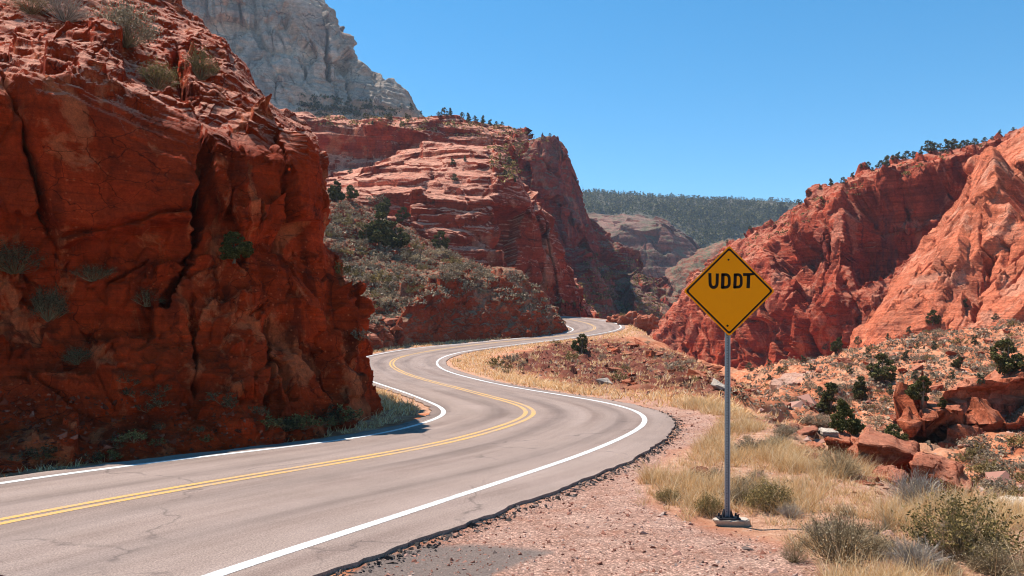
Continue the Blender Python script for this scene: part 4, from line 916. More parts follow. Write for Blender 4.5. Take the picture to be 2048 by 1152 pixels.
def quads(cen, size, nrm_up=.2, aspect=1.6, r=rng):
    n = len(cen); a = r.normal(size=(n, 3)); a /= np.linalg.norm(a, axis=1)[:, None]
    b = np.cross(a, r.normal(size=(n, 3))); b /= np.linalg.norm(b, axis=1)[:, None]
    s = np.asarray(size)*np.ones(n); s = s[:, None]
    V = np.stack([cen-a*s*aspect*.5-b*s*.25, cen-a*s*aspect*.1+b*s*.5, cen+a*s*aspect*.5+b*s*.1, cen+a*s*aspect*.1-b*s*.5], 1)
    return V.reshape(-1, 3), np.arange(4*n).reshape(n, 4)
def tubes(paths, r0, r1, k=4):
    """paths (n, m, 3) -> tapered tubes"""
    n, m, _ = paths.shape; ang = np.arange(k)/k*2*math.pi; V = []
    d = np.gradient(paths, axis=1); d /= np.linalg.norm(d, axis=2, keepdims=True)+1e-9
    ref = np.where(np.abs(d[..., 2:3]) > .9, np.array([1., 0, 0]), np.array([0, 0, 1.])); a = np.cross(d, ref); a /= np.linalg.norm(a, axis=2, keepdims=True)+1e-9; b = np.cross(d, a)
    rad = (np.asarray(r0).reshape(-1, 1)*(1-np.linspace(0, 1, m))+np.asarray(r1).reshape(-1, 1)*np.linspace(0, 1, m))*np.ones((n, m))
    V = paths[:, :, None, :]+rad[:, :, None, None]*(a[:, :, None]*np.cos(ang)[None, None, :, None]+b[:, :, None]*np.sin(ang)[None, None, :, None])
    i = np.arange(n*m*k).reshape(n, m, k); j = np.roll(i, -1, 2)
    Fq = np.stack([i[:, :-1], j[:, :-1], j[:, 1:], i[:, 1:]], -1).reshape(-1, 4)
    return V.reshape(-1, 3), Fq
def ribbons(base, dirs, length, width, bend=.3, seg=2, r=rng):
    n = len(base); dirs = dirs/np.linalg.norm(dirs, axis=1)[:, None]; L = (np.asarray(length)*np.ones(n))[:, None]; w_ = (np.asarray(width)*np.ones(n))[:, None]
    side = np.cross(dirs, r.normal(size=(n, 3))); side /= np.linalg.norm(side, axis=1)[:, None]
    hb = r.normal(size=(n, 3))*bend; hb[:, 2] = -np.abs(hb[:, 2])*.8; V = []
    for s_ in range(seg+1):
        f = s_/seg; c = base+dirs*L*f+hb*L*f*f; ww = w_*(1-f*.9)*.5
        V += [c-side*ww, c+side*ww]
    V = np.stack(V, 1); o = np.arange(n)[:, None]*(2*(seg+1)); Fq = []
    for s_ in range(seg): Fq.append(o+np.array([[2*s_, 2*s_+1, 2*s_+3, 2*s_+2]]))
    return V.reshape(-1, 3), np.concatenate(Fq)
def join(parts):
    V = []; Fq = []; o = 0
    for v, f in parts: V.append(v); Fq.append(f+o); o += len(v)
    return np.concatenate(V), np.concatenate(Fq)
def curved(a, b, m, wob_, r):
    f = np.linspace(0, 1, m)[None, :, None]; return a[:, None]*(1-f)+b[:, None]*f+r.normal(size=(len(a), 1, 3))*wob_*np.sin(f*math.pi)

def make_juniper(seed, tall, leaves=3600, lm=None, ls=1.35):
    """unit height tree: crown of clumps from near the ground, several limbs"""
    r = np.random.RandomState(seed); nc = 34; wdt = .30 if tall else .44
    hz = r.uniform(.14, .97, nc); ang = r.uniform(0, 6.28, nc); prof = np.sin(np.clip(hz*1.02, 0, 1)**.75*math.pi)**.6 if not tall else (1.05-hz)**.55
    rr = wdt*prof*np.sqrt(r.uniform(.1, 1, nc))
    cc = np.stack([rr*np.cos(ang), rr*np.sin(ang)*.9, hz], 1); cc[:, 0] += .10*np.sin(hz*5+seed)
    cr = r.uniform(.07, .16, nc)*(1.15-hz*.5)
    ci = r.choice(nc, leaves, p=cr**2/(cr**2).sum()); v = r.normal(size=(leaves, 3)); v /= np.linalg.norm(v, axis=1)[:, None]
    cen = cc[ci]+v*(cr[ci]*r.uniform(.35, 1.08, leaves)**.6)[:, None]*[1, 1, .85]
    crown = quads(cen, ls*r.uniform(.018, .042, leaves), aspect=1.9, r=r)
    tr = curved(np.array([[0, 0, -.06]]), np.array([[.04, 0, .8]]), 7, .04, r); big = tubes(tr, [.045], [.01], 7)
    lb = curved(np.stack([tr[0, 1+(np.arange(12) % 4)][:, 0], tr[0, 1+(np.arange(12) % 4)][:, 1], tr[0, 1+(np.arange(12) % 4)][:, 2]], 1), cc[:12], 5, .03, r)
    limbs = tubes(lb, np.full(12, .018), np.full(12, .004), 5)
    return mesh_np("trunk", *join([big, limbs]), L_bark, link=False), mesh_np("crown", *crown, lm or L_jun, smooth=False, link=False)
def make_shrub(seed, stems=40, leaves=600, leaf=.05, wid=.7, lm=None, sm_=None, merged=False, up=.55, twig=4, thin=.010):
    """unit height bush: stems fanning from the root, forking twigs, small leaves"""
    r = np.random.RandomState(seed); ang = r.uniform(0, 6.28, stems); el = np.arcsin(np.clip(r.uniform(up*.35, 1, stems)**.8, 0, 1))
    L = r.uniform(.65, 1.05, stems); d = np.stack([np.cos(ang)*np.cos(el)*wid*1.3, np.sin(ang)*np.cos(el)*wid*1.3, np.sin(el)], 1)
    tip = d*L[:, None]; base = np.stack([np.cos(ang)*.06, np.sin(ang)*.06, -.05+0*ang], 1)
    pt = curved(base, tip, 4, .07, r); st_ = tubes(pt, np.full(stems, thin), np.full(stems, thin*.35), 3)
    k = np.repeat(np.arange(stems), twig); f = r.uniform(.35, .95, len(k)); tb = pt[k, 1]*(1-f[:, None])+pt[k, 3]*f[:, None]
    td = d[k]+r.normal(size=(len(k), 3))*.45+[0, 0, .25]; tw = ribbons(tb, td, r.uniform(.15, .36, len(k)), thin*.9, .15, 2, r)
    sv = join([st_, tw])
    kk = r.randint(0, len(tb), leaves); td_ = td/np.linalg.norm(td, axis=1)[:, None]
    cen = tb[kk]+td_[kk]*r.uniform(0, .34, leaves)[:, None]+r.normal(size=(leaves, 3))*.035
    cen[:, 2] = np.maximum(cen[:, 2], .02)
    lf = quads(cen, r.uniform(.5, 1.1, leaves)*leaf, aspect=2.2, r=r)
    if merged:
        V, Fq = join([sv, lf]); me = mesh_np("shrub", V, Fq, sm_ or L_brown, smooth=False, link=False); me.materials.append(lm or L_sage)
        mi = np.zeros(len(Fq), np.int32); mi[len(sv[1]):] = 1; me.polygons.foreach_set("material_index", mi); return me
    return mesh_np("stems", *sv, sm_ or L_brown, smooth=False, link=False), mesh_np("foliage", *lf, lm or L_sage, smooth=False, link=False)

JUN = [make_juniper(1, False), make_juniper(2, True), make_juniper(3, False), make_juniper(4, True)]
L_far = leaf_mat('far_juniper_leaf', [(0, (.05, .055, .03)), (.5, (.09, .095, .045)), (1, (.17, .16, .08))], .15)
FARJ = [make_juniper(11, False, 420, lm=L_far, ls=2.3), make_juniper(12, True, 420, lm=L_far, ls=2.3)]
SHR_FAR = {'dark': [make_shrub(15+i, 24, 420, .08, .8, L_shade, L_brown, True) for i in range(3)],
           'sage': [make_shrub(20+i, 26, 420, .085, .8, L_sage, L_brown, True) for i in range(3)],
           'olive': [make_shrub(30+i, 22, 520, .085, .75, L_olive, L_brown, True) for i in range(3)],
           'tan': [make_shrub(40+i, 34, 320, .08, .8, L_tan, L_twig, True) for i in range(3)]}
NEAR = {'dark': [make_shrub(90+i, 120, 3000, .034, .75, L_shade, L_brown, thin=.008, twig=5) for i in range(2)],
        'sage': [make_shrub(50+i, 150, 3400, .036, .75, L_sage, L_brown, thin=.008, twig=5) for i in range(2)],
        'olive': [make_shrub(60+i, 130, 3800, .032, .72, L_olive, L_brown, thin=.008, twig=5) for i in range(2)],
        'tan': [make_shrub(70+i, 190, 1500, .024, .72, L_tan, L_brown, thin=.007, twig=6) for i in range(2)],
        'grey': [make_shrub(80+i, 230, 500, .02, .75, L_tan, L_twig, thin=.007, twig=7, up=.8) for i in range(2)]}
def empty(name, loc, rz, sc, label, cat, group=None):
    o = bpy.data.objects.new(name, None); COL.objects.link(o); o.location = loc; o.rotation_euler = (0, 0, rz); o.scale = sc
    return tag(o, label, cat, group)
def put_tree(px, py, hpx, label, group=None, kind=None, wide=1.0, far=False, cat="tree", name="juniper_tree", Yd=None):
    h = hit(px, py) if Yd is None else (P(px, py, Yd),)
    if h is None: return
    loc = h[0]; H = hpx/F*loc[1]; k = rng.randint(0, 4) if kind is None else kind; pr = (FARJ[k % 2] if far else JUN[k])
    o = empty(name, loc, rng.uniform(0, 6.28), (H*wide, H*wide, H), label, cat, group)
    for nm, me in zip(("trunk", "crown"), pr): link(nm, me, parent=o)
    return o
def put_shrub(px, py, hpx, kind, label, group=None, near=False, wide=1.0, name=None):
    h = hit(px, py)
    if h is None: return
    loc = h[0]; H = hpx/F*loc[1]; i = rng.randint(0, 2 if near else 3); name = name or ("sagebrush" if kind == 'sage' else "shrub")
    if near:
        o = empty(name, loc, rng.uniform(0, 6.28), (H*wide, H*wide, H), label, "bush", group)
        for nm, me in zip(("stems", "foliage"), NEAR[kind][i]): link(nm, me, parent=o)
    else:
        o = link(name, SHR_FAR[kind][i], loc, (0, 0, rng.uniform(0, 6.28)), (H*wide, H*wide, H)); tag(o, label, "bush", group)
    return o
# ================================================================== trees and bushes, one by one
def drop(px, py):
    for k in range(0, 60, 2):
        if hit(px, py+k) is not None: return py+k+1
    return py
T = put_tree
T(1766,765,58,"round topped juniper beside the pale slabs of the far slope",kind=0)
T(1722,803,54,"slim dark juniper standing alone below the round topped juniper",kind=1)
T(1844,806,54,"bushy green juniper above the hollowed red ledge outcrop",kind=2)
T(1658,832,64,"tall thin juniper at the dark end of the pale undercut slab",kind=3)
T(1682,863,62,"tall dark juniper in the pair behind the verge rubble",kind=3)
T(1704,868,50,"shorter bright green juniper in the pair behind the verge rubble",kind=0)
T(1788,905,56,Yd=30,label="juniper in the shade left of the hollowed red ledge outcrop",kind=2)
T(2014,748,68,"largest juniper on the far slope, at the picture's right edge",kind=0)
T(1677,706,30,"olive juniper at the foot of the fluted cliff",kind=2)
T(1919,738,25,"small round juniper on the slope left of the largest juniper",kind=2)
T(1883,817,25,"little dark juniper touching the top of the ledge outcrop",kind=1)
T(1865,649,29,"dark juniper at the foot of the sunlit buttress",kind=0)
T(2016,701,24,"low green juniper above the largest juniper, at the frame edge",kind=2)
T(1163,708,40,"dark juniper alone on the scree bank below the far bend",kind=2)
T(676,406,48,"dark juniper in the notch just right of the shaded near cliff",kind=1,cat="tree")
T(702,400,30,"smaller juniper beside the dark one in the cliff notch",kind=2)
T(759,494,76,"tallest juniper of the clump on the scrubby hillside",kind=1,wide=1.1)
T(790,497,54,"broad dark juniper at the lower right of the hillside clump",kind=0,wide=1.2)
T(733,484,34,"small juniper at the lower left of the hillside clump",kind=2)
T(771,440,44,"upper juniper of the hillside clump, nearest the slab cliff",kind=2)
T(805,446,32,"olive juniper between the hillside clump and the slab cliff",kind=0)
T(880,500,38,"lone olive juniper on the hillside below the slab cliff face",kind=0)
T(468,524,60,"dark round bush like juniper growing out of the shaded near cliff",kind=2,wide=1.25)
for i, (a, b, h_) in enumerate([(1606,727,17),(1538,734,17),(1538,761,14),(1500,742,18),(1834,698,14),(1930,615,18),(1818,666,14),(1680,690,18),(1716,690,18),(1775,680,14),(1650,700,14),(1990,640,14),(1560,748,16),(1622,742,15),(1736,716,20),(1812,722,22),(1868,700,18),(1950,690,20),(1960,770,24),(1780,790,24),(1640,792,20),(1905,758,18),(1700,748,18),(1830,760,20)]):
    T(a, b, h_, "small dark juniper dotted along the foot of the cliff across the canyon", "small junipers at the far cliff foot", far=True)
for a, b, h_ in [(1686,368,13),(1745,342,9),(1722,350,10),(1773,338,23),(1796,332,15),(1828,318,15),(1842,314,12),(1857,312,25),(1880,308,18),(1896,304,26),(1910,300,20),(1924,290,17),(1949,280,15),(1984,266,7),(2027,255,8),(1598,414,9),(1537,448,15),(1640,392,9),(1455,500,8),(1478,487,9),(1500,472,8),(1520,462,11),(1580,424,9),(1618,402,12),(1662,378,14),(1705,358,11),(1735,348,12),(1760,343,16),(1785,334,12),(1812,324,18),(1868,310,16),(1936,290,12),(1968,277,10),(2000,262,8)]:
    T(a, drop(a, b-14), h_, "juniper on the rim of the cliff across the canyon", "rim junipers across the canyon", far=True, wide=1.2)
T(1565,drop(1565,428),24,"darkest rim juniper, where the far cliff meets the forested mesa",kind=0,wide=1.1)
for a, b, h_ in [(878,228,10),(889,228,18),(901,228,15),(923,230,13),(937,232,19),(951,236,12),(966,238,16),(980,244,13),(992,248,9),(1004,252,8),(823,232,15),(842,234,8),(760,232,12),(735,230,10),(800,232,10),(1085,272,6),(1100,272,7),(690,230,14),(668,230,12)]:
    T(a, drop(a, b-12), h_, "juniper on the skyline above the layered slab cliff", "skyline junipers above the slab cliff", far=True, wide=1.1)
for k in range(26):
    a = rng.uniform(600, 820); b = 198+(a-600)*.15+rng.uniform(-4, 26)
    T(a, b, rng.uniform(7, 15), "dark conifer in the belt at the foot of the pale mountain", "conifers at the pale mountain's foot", far=True, wide=1.2)
for a, b, h_ in [(905,330,14),(909,362,15),(930,322,11),(838,392,9),(866,410,10),(1000,300,8),(700,345,9),(1020,330,16),(1035,315,12),(1010,350,12),(1030,365,10),(770,255,12),(800,262,10),(745,250,9)]:
    T(a, b, h_, "small dark juniper rooted in a ledge of the slab cliff", "ledge junipers on the slab cliff", far=True, wide=1.2)
S = put_shrub
S(1683,1122,100,'tan',"big rounded brown bush with dark base beside the gravel, in the dry grass",near=True,wide=1.15)
S(1925,1118,124,'olive',"biggest golden olive bush, in the corner of the verge below the tapering block",near=True,wide=1.0)
S(1830,1140,66,'grey',"low tangle of bleached grey twigs between the two biggest bushes",near=True,wide=1.2)
S(1832,1014,76,'grey',"upright grey twiggy bush in front of the long flat topped block",near=True,wide=.95)
S(1680,954,56,'tan',"tan twiggy bush uphill of the grass, below the verge rubble",near=True)
S(1540,1020,60,'olive',"greenish brown bush right of the sign's concrete foot",near=True)
S(1492,1008,46,'tan',"spiky tan bush just behind the sign post",near=True)
S(1418,1030,44,'olive',"yellow green bush touching the sign's foot on its road side",near=True,wide=.8)
S(1588,1124,44,'tan',"small brown tuft bush at the gravel's edge near the big rounded bush",near=True,wide=.8)
S(1336,1004,26,'olive',"low yellowish bush on the gravel between sign and road",near=True,wide=1.3)
S(1500,907,32,'sage',"greyish bush halfway up the grassy verge past the sign",near=True,wide=1.2)
S(1570,874,26,'sage',"small grey bush on the verge crest beside the canyon",near=True,wide=1.2)
S(1632,850,22,'sage',"flat silvery bush on the rim above the tall thin juniper",near=True,wide=1.6)
S(1990,1150,70,'tan',"straw coloured bush at the bottom corner of the picture",near=True,wide=1.1)
S(250,92,88,'sage',"large pale green bush high on the shaded near cliff",near=True,wide=.8)
S(315,176,52,'olive',"olive bush on a sunlit ledge of the near cliff",near=True,wide=.9)
S(402,158,58,'olive',"yellowish bush below the near cliff's outer edge",near=True,wide=.7)
S(130,42,54,'grey',"grey twiggy bush near the top of the near cliff",near=True,wide=1.2)
S(62,28,46,'tan',"dry bush at the top left of the near cliff",near=True,wide=1.3)
S(28,545,60,'dark',"shaded green brown bush spilling over the left ledge of the near cliff",near=True,wide=1.2)
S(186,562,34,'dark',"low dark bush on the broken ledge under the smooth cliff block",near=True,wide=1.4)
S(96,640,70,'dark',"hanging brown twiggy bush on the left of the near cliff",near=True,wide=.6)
S(155,728,34,'dark',"small shaded bush on the talus top left of the leaning slabs",near=True,wide=1.1)
S(292,612,36,'dark',"shaded bush in the crack line under the smooth cliff block",near=True,wide=1.2)
S(248,934,32,'tan',"pale sunlit tuft at the white edge line, the left of two",near=True,wide=.6)
S(330,926,34,'tan',"pale sunlit tuft at the white edge line, the right of two",near=True,wide=.8)
S(759,568,26,'olive',"yellow green bush on the hillside straight below the juniper clump")
S(684,550,24,'olive',"yellow green bush on the hillside beside the near cliff's edge")
S(1952,926,32,'olive',"dark olive bush below the hollowed red ledge outcrop")
S(1985,952,24,'olive',"rounded olive bush on the canyon floor near the pale rock")
S(753,414,24,'sage',"blue grey bush directly above the juniper clump")
S(992,734,22,'olive',"dark bush in yellow grass inside the middle bend")
S(1022,728,22,'sage',"grey bush beside the dark bush inside the middle bend")
S(1143,722,20,'olive',"bush in the shade left of the bank's juniper")
S(1240,762,20,'olive',"green bush at the foot of the scree bank")
S(1346,743,22,'sage',"grey bush on the crest of the scree bank")
S(720,680,22,'sage',"dark grey bush at the road edge beside the near cliff foot")
kinds = ['sage', 'sage', 'sage', 'olive', 'tan']
def scatter(n, poly, lo, hi, label, group, kk=kinds, ok=None):
    done = 0
    for q in inpoly(n*2, poly):
        if done >= n: break
        if ok and hit(q[0], q[1], ok) is None: continue
        if S(q[0], q[1], lo+(hi-lo)*rng.rand()**1.6, kk[rng.randint(len(kk))], label, group, wide=rng.uniform(1.0, 1.5)): done += 1
scatter(125, [(625,400),(720,425),(850,490),(960,540),(1010,548),(960,575),(900,562),(820,600),(760,645),(700,650),(690,600),(650,500)], 7, 19, "small grey brown desert bush on the hillside above the road cut", "bushes on the hillside above the road cut", ok=["hill"])
scatter(96, [(1500,760),(1600,705),(1750,685),(2048,610),(2048,740),(1900,790),(1840,840),(1800,900),(1700,860),(1560,840)], 6, 16, "small grey desert bush on the far slope of the canyon", "bushes on the far slope", ok=["ground"])
scatter(30, [(1880,930),(1960,895),(2048,880),(2048,1070),(1960,1010),(1930,1000)], 14, 32, "grey bush on the canyon floor beyond the tapering block", "bushes on the canyon floor", ok=["ground"])
scatter(36, [(900,725),(1100,690),(1260,665),(1420,740),(1500,800),(1300,780),(1050,760)], 5, 12, "small dark bush on the bank inside the bends", "bushes on the bank", ['sage', 'olive', 'tan'], ["ground"])
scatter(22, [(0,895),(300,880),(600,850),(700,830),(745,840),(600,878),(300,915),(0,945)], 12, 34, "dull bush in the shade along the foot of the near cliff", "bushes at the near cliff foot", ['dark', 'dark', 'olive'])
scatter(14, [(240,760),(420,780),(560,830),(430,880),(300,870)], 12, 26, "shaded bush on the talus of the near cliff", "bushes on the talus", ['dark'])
scatter(14, [(1180,500),(1230,540),(1300,620),(1240,640),(1190,560)], 5, 9, "dark bush on the slope of the far butte", "bushes on the butte", ['olive'])

for k in range(34):
    q = inpoly(1, [(1390,960),(1440,850),(1520,850),(1650,910),(1760,980),(1950,1040),(2048,1060),(2048,1150),(1700,1150),(1600,1060),(1480,1010)])[0]
    S(q[0], q[1], rng.uniform(16, 38)*(.6+(q[1]-840)/400), ['tan', 'grey', 'tan', 'sage', 'tan'][k % 5], "low dry bush mixed into the straw grass of the verge", "low bushes in the verge grass", near=True, wide=rng.uniform(1.0, 1.4))
# ================================================================== ground cover, grass, rubble (nobody could count them)
def blades_mesh(name, cen, per, h_, spread, wd_, mat, lean=.5, seg=2, label=None):
    n = len(cen)*per; k = np.repeat(np.arange(len(cen)), per); ang = rng.uniform(0, 6.28, n); rr = rng.rand(n)**.6*spread[k]
    base = cen[k]+np.stack([np.cos(ang)*rr, np.sin(ang)*rr, -.01+0*ang], 1)
    d = np.stack([np.cos(ang)*lean*rng.rand(n), np.sin(ang)*lean*rng.rand(n), np.ones(n)], 1)
    V, Fq = ribbons(base, d, h_[k]*rng.uniform(.45, 1.1, n), wd_[k], .28, seg)
    o = mesh_np(name, V, Fq, mat, smooth=False); return tag(o, label, "grass", kind="stuff")
Gv = np.stack([X, Yy, Z], 1)
def pick(weight, n):
    w_ = weight/weight.sum(); i = rng.choice(len(w_), n, p=w_); du = rng.uniform(-.5, .5, n)*(uu[1]-uu[0])/F*Yy[i]; dy = rng.uniform(-.5, .5, n)*Yy[i]*.006
    q = Gv[i].copy(); q[:, 0] += du; return q, i
area = (Yy**2)                                     # a grid cell's ground area grows with distance squared
patchy = sstep(-.28, .35, fbm(np.stack([X*.55, Yy*.55, X*0], 1), 3, 140))
q, i = pick(grass_soil*(Yy < 27)*(Yy > 5)*(patchy**1.6+.015)*area*(side > 0)*(E > .9)*(gpx < 2300)/(1+Yy*.05)**1.0, 5200)
hh = (.10+.30*patchy[i])*rng.uniform(.6, 1.3, len(q))
blades_mesh("dry_grass", q, 24, hh, .03+.10*rng.rand(len(q)), .0045+.00028*q[:, 1], L_grass, .8, 3, "golden dry grass on the verge around the road sign")
q, i = pick(grass_soil*(Yy < 18)*(Yy > 5)*(patchy+.1)*area*(side > 0)*(E > 1.2)*(gpx < 2300)*(gpx > 1350), 900)
blades_mesh("dry_grass", q, 3, rng.uniform(.35, .62, len(q)), .02+.05*rng.rand(len(q)), np.full(len(q), .0048), L_grass, .45, 3, "tall thin seed stalks standing in the verge grass")
q, i = pick((grass_soil+.25*bank)*(Yy > 24)*(Yy < 130)*(E > .5)*area/(Yy*.05)**1.2, 7000)
blades_mesh("dry_grass", q, 7, rng.uniform(.18, .42, len(q)), .10+.25*rng.rand(len(q)), .02+.0007*q[:, 1], L_grass, .9, 2, "dry grass along the road through the bends")
m_ = (E > .35)*(E < 4)*(side < 0)*(Yy < 60)*(Yy > 9)*(gpx > -100)
q, i = pick(m_*area/(1+Yy*.04), 2600)
blades_mesh("dry_grass", q, 9, rng.uniform(.08, .26, len(q)), .05+.12*rng.rand(len(q)), .006+.0006*q[:, 1], L_grass, .9, 2, "dry grass strip between the road and the near cliff")
# low scrub on the slopes
def on(names, poly, n):
    out = []
    for q in inpoly(n, poly):
        h = hit(q[0], q[1], names)
        if h is not None and h[1][2] > .35: out.append(h[0])
    return np.array(out)
def scrub(name, cen, size, per, mat, label, flat=.55):
    k = np.repeat(np.arange(len(cen)), per); s_ = size[k]; v = rng.normal(size=(len(k), 3))*[.42, .42, .3*flat]; v[:, 2] = np.abs(v[:, 2])
    V, Fq = quads(cen[k]+v*s_[:, None], s_*rng.uniform(.16, .36, len(k)), aspect=1.6); o = mesh_np(name, V, Fq, mat, smooth=False); return tag(o, label, "scrub", kind="stuff")
a = on(["hill"], [(600,380),(760,420),(970,535),(1050,545),(1128,650),(960,580),(820,620),(700,700),(640,520)], 2600)
scrub("undergrowth", a, rng.uniform(.3, .9, len(a)), 12, L_sage, "low grey scrub covering the hillside above the road cut")
a = on(["ground"], [(1430,790),(1600,700),(1750,685),(2048,600),(2048,1060),(1950,1010),(1900,900),(1700,870)], 1900)
scrub("undergrowth", a, rng.uniform(.25, .8, len(a))*a[:, 1]/70, 11, L_sage, "low scrub covering the far slope of the canyon")
a = on(["butte", "cliff"], [(1180,480),(1230,500),(1330,560),(1330,640),(1180,640),(1040,600),(1060,560),(1150,600)], 700)
scrub("undergrowth", a, rng.uniform(.8, 2.0, len(a)), 10, L_olive, "dark scrub on the foot slopes of the butte")
a = on(["cliff", "butte"], [(620,225),(850,225),(1050,262),(1100,278),(1060,330),(1010,380),(960,280),(840,262),(700,258),(620,250)], 500)
scrub("undergrowth", a, rng.uniform(.8, 1.8, len(a)), 9, L_olive, "scrub along the top of the layered slab cliff")
a = on(["white"], [(600,190),(700,195),(800,215),(850,245),(600,240)], 420)
scrub("undergrowth", a, rng.uniform(2, 5, len(a)), 10, L_jun, "dark scrub belt below the pale mountain")
a = on(["cliff"], [(1400,545),(1500,470),(1600,405),(1760,340),(1980,280),(2048,250),(2048,275),(1900,320),(1700,400),(1560,480),(1420,560)], 330)
scrub("undergrowth", a, rng.uniform(.5, 1.4, len(a)), 9, L_olive, "scrub on the benches below the far cliff rim")
# forest on the far mesa
a = []
for q in inpoly(5200, [(1150,384),(1300,393),(1500,405),(1640,432),(1640,520),(1400,520),(1330,455),(1200,440),(1150,430)]):
    h = hit(q[0], q[1], ["mesa"])
    if h is not None and rng.rand() < (1.0 if q[1] < 440 else .55): a.append(h[0])
for px_ in np.arange(1150, 1640, 2.2):
    h = hit(px_, drop(px_, 374), ["mesa"])
    if h is not None: a.append(h[0])
a = np.array(a); k = np.repeat(np.arange(len(a)), 13); hgt = rng.uniform(3.0, 7.5, len(a))[k]; f = rng.rand(len(k))
v = rng.normal(size=(len(k), 2))*(hgt*.20*(1.1-f))[:, None]; cen = a[k]+np.stack([v[:, 0], v[:, 1], f*hgt], 1)
o = mesh_np("forest", *quads(cen, hgt*rng.uniform(.14, .3, len(k))), L_jun, smooth=False); tag(o, "dark evergreen forest covering the far mesa", "forest", kind="stuff")

# stones: small hulls shared by shape
def stonebits(n_shape, r):
    out = []
    for _ in range(n_shape):
        bm = bmesh.new()
        for _ in range(9): bm.verts.new(r.normal(size=3)*[.5, .42, .3])
        bmesh.ops.convex_hull(bm, input=bm.verts)
        for v in [v for v in bm.verts if not v.link_faces]: bm.verts.remove(v)
        bmesh.ops.triangulate(bm, faces=bm.faces)
        bm.verts.index_update(); out.append((np.array([v.co for v in bm.verts]), np.array([[v.index for v in f_.verts] for f_ in bm.faces]))); bm.free()
    return out
bits = stonebits(12, np.random.RandomState(5))
def stones(name, cen, size, mat, label, kind="stuff"):
    Vs = []; Fs = []; o = 0
    for c_, s_ in zip(cen, size):
        v, f_ = bits[rng.randint(12)]; a_ = rng.uniform(0, 6.28); ca, sa = math.cos(a_), math.sin(a_)
        v = v@np.array([[ca, -sa, 0], [sa, ca, 0], [0, 0, 1]])*s_+c_; Vs.append(v); Fs.append(f_+o); o += len(v)
    ob = mesh_np(name, np.concatenate(Vs), np.concatenate(Fs), mat, smooth=False); return tag(ob, label, "stones", kind=kind)
M_st = leaf_mat("stones", [(0, (.20, .075, .05)), (.35, (.36, .15, .10)), (.7, (.46, .24, .18)), (.92, (.58, .42, .34)), (1, (.10, .07, .06))], 0, .9)
q, i = pick((gm_gravel+.25*grass_soil)*(Yy < 26)*(Yy > 4)*area*(E > .02)*(side > 0)/(.3+Yy*.14)**1.6, 9000)
stones("gravel", q, rng.lognormal(-4.35, .5, len(q))*(1+q[:, 1]*.03), M_st, "loose pinkish gravel on the road shoulder")
edge_w = np.exp(-((E-.10)/.13)**2)*(side > 0)*(Yy < 40)*(Yy > 4)
q, i = pick(edge_w*area/(1+Yy*.05), 3200)
M_cr = leaf_mat("asphalt_crumbs", [(0, (.035, .028, .026)), (.6, (.10, .08, .07)), (1, (.26, .18, .15))], 0, .9)
stones("rubble", q, rng.lognormal(-3.5, .45, len(q)), M_cr, "dark crumbled asphalt along the ragged road edge")
M_bk = leaf_mat('scree_stones', [(0, (.08, .022, .014)), (.6, (.22, .065, .04)), (.93, (.34, .15, .10)), (1, (.5, .36, .28))], 0, .9)
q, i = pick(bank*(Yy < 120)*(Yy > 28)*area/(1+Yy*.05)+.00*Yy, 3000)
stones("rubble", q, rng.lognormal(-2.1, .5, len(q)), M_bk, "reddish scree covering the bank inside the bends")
q, i = pick(rightslope*(Yy < 115)*area/(1+Yy*.08), 1800)
stones("rubble", q, rng.lognormal(-1.75, .5, len(q)), M_st, "loose stones on the far slope of the canyon")
q, i = pick(rocky*(1-bank)*(Yy < 26)*(Yy > 12)*(gpx > 1500)*area*np.exp(-((E-3)/3)**2*0), 1300)
stones("rubble", q, rng.lognormal(-2.3, .55, len(q)), M_st, "broken stones below the verge edge")
M_tal = leaf_mat('talus_stones', [(0, (.10, .022, .012)), (.7, (.22, .05, .025)), (1, (.32, .12, .08))], 0, .9)
a = []
for q in inpoly(1100, [(-20,780),(300,800),(560,830),(740,830),(700,862),(400,915),(0,965),(-20,965)]):
    h = hit(q[0], q[1], ["cliff"])
    if h is not None: a.append(h[0])
stones("rubble", np.array(a), rng.lognormal(-3.4, .6, len(a)), M_tal, "dark rubble on the talus at the near cliff foot")
# countable rocks
RK = [hullmesh("rock", rng.normal(size=(16, 3))*[.45, .38, .28], 2, .03, M_bould, 20+i, st=.03, flat=True) for i in range(6)]
def rocks(n, poly, lo, hi, label, group, ok):
    c_ = 0
    for q in inpoly(n*3, poly):
        h = hit(q[0], q[1], ok)
        if h is None or c_ >= n: continue
        s_ = (lo+(hi-lo)*rng.rand()**2)/F*h[0][1]; c_ += 1
        o = link("rock", RK[rng.randint(6)], h[0]+[0, 0, .08*s_], (rng.uniform(-.3, .3), rng.uniform(-.3, .3), rng.uniform(0, 6)), (s_*1.3, s_, s_*.9)); tag(o, label, "rock", group)
RKr, RK = RK, [hullmesh('rock', rng.normal(size=(16, 3))*[.45, .38, .28], 2, .03, M_crop, 50+i, st=.03, flat=True) for i in range(6)]
rocks(46, [(1180,690),(1280,680),(1400,735),(1500,790),(1480,802),(1380,785),(1240,765)], 7, 20, "broken red rock lying on the scree bank", "rocks on the scree bank", ["ground"])
RKd, RK = RK, RKr
rocks(50, [(1560,840),(1600,720),(1760,690),(2048,640),(2048,760),(1880,800),(1820,880),(1700,870)], 6, 22, "red rock lying on the far slope of the canyon", "rocks on the far slope", ["ground"])
rocks(40, [(1480,825),(1600,850),(1700,885),(1800,960),(1760,990),(1640,930),(1540,860)], 8, 24, "broken red stone at the canyon edge of the verge", "rocks at the verge edge", ["ground"])
RK = RKd
rocks(16, [(1290,655),(1340,690),(1440,750),(1500,790),(1460,770),(1380,712)], 10, 22, "dark rock on the canyon rim below the far bend", "rocks on the rim below the bend", ["ground"])
RK = RKr
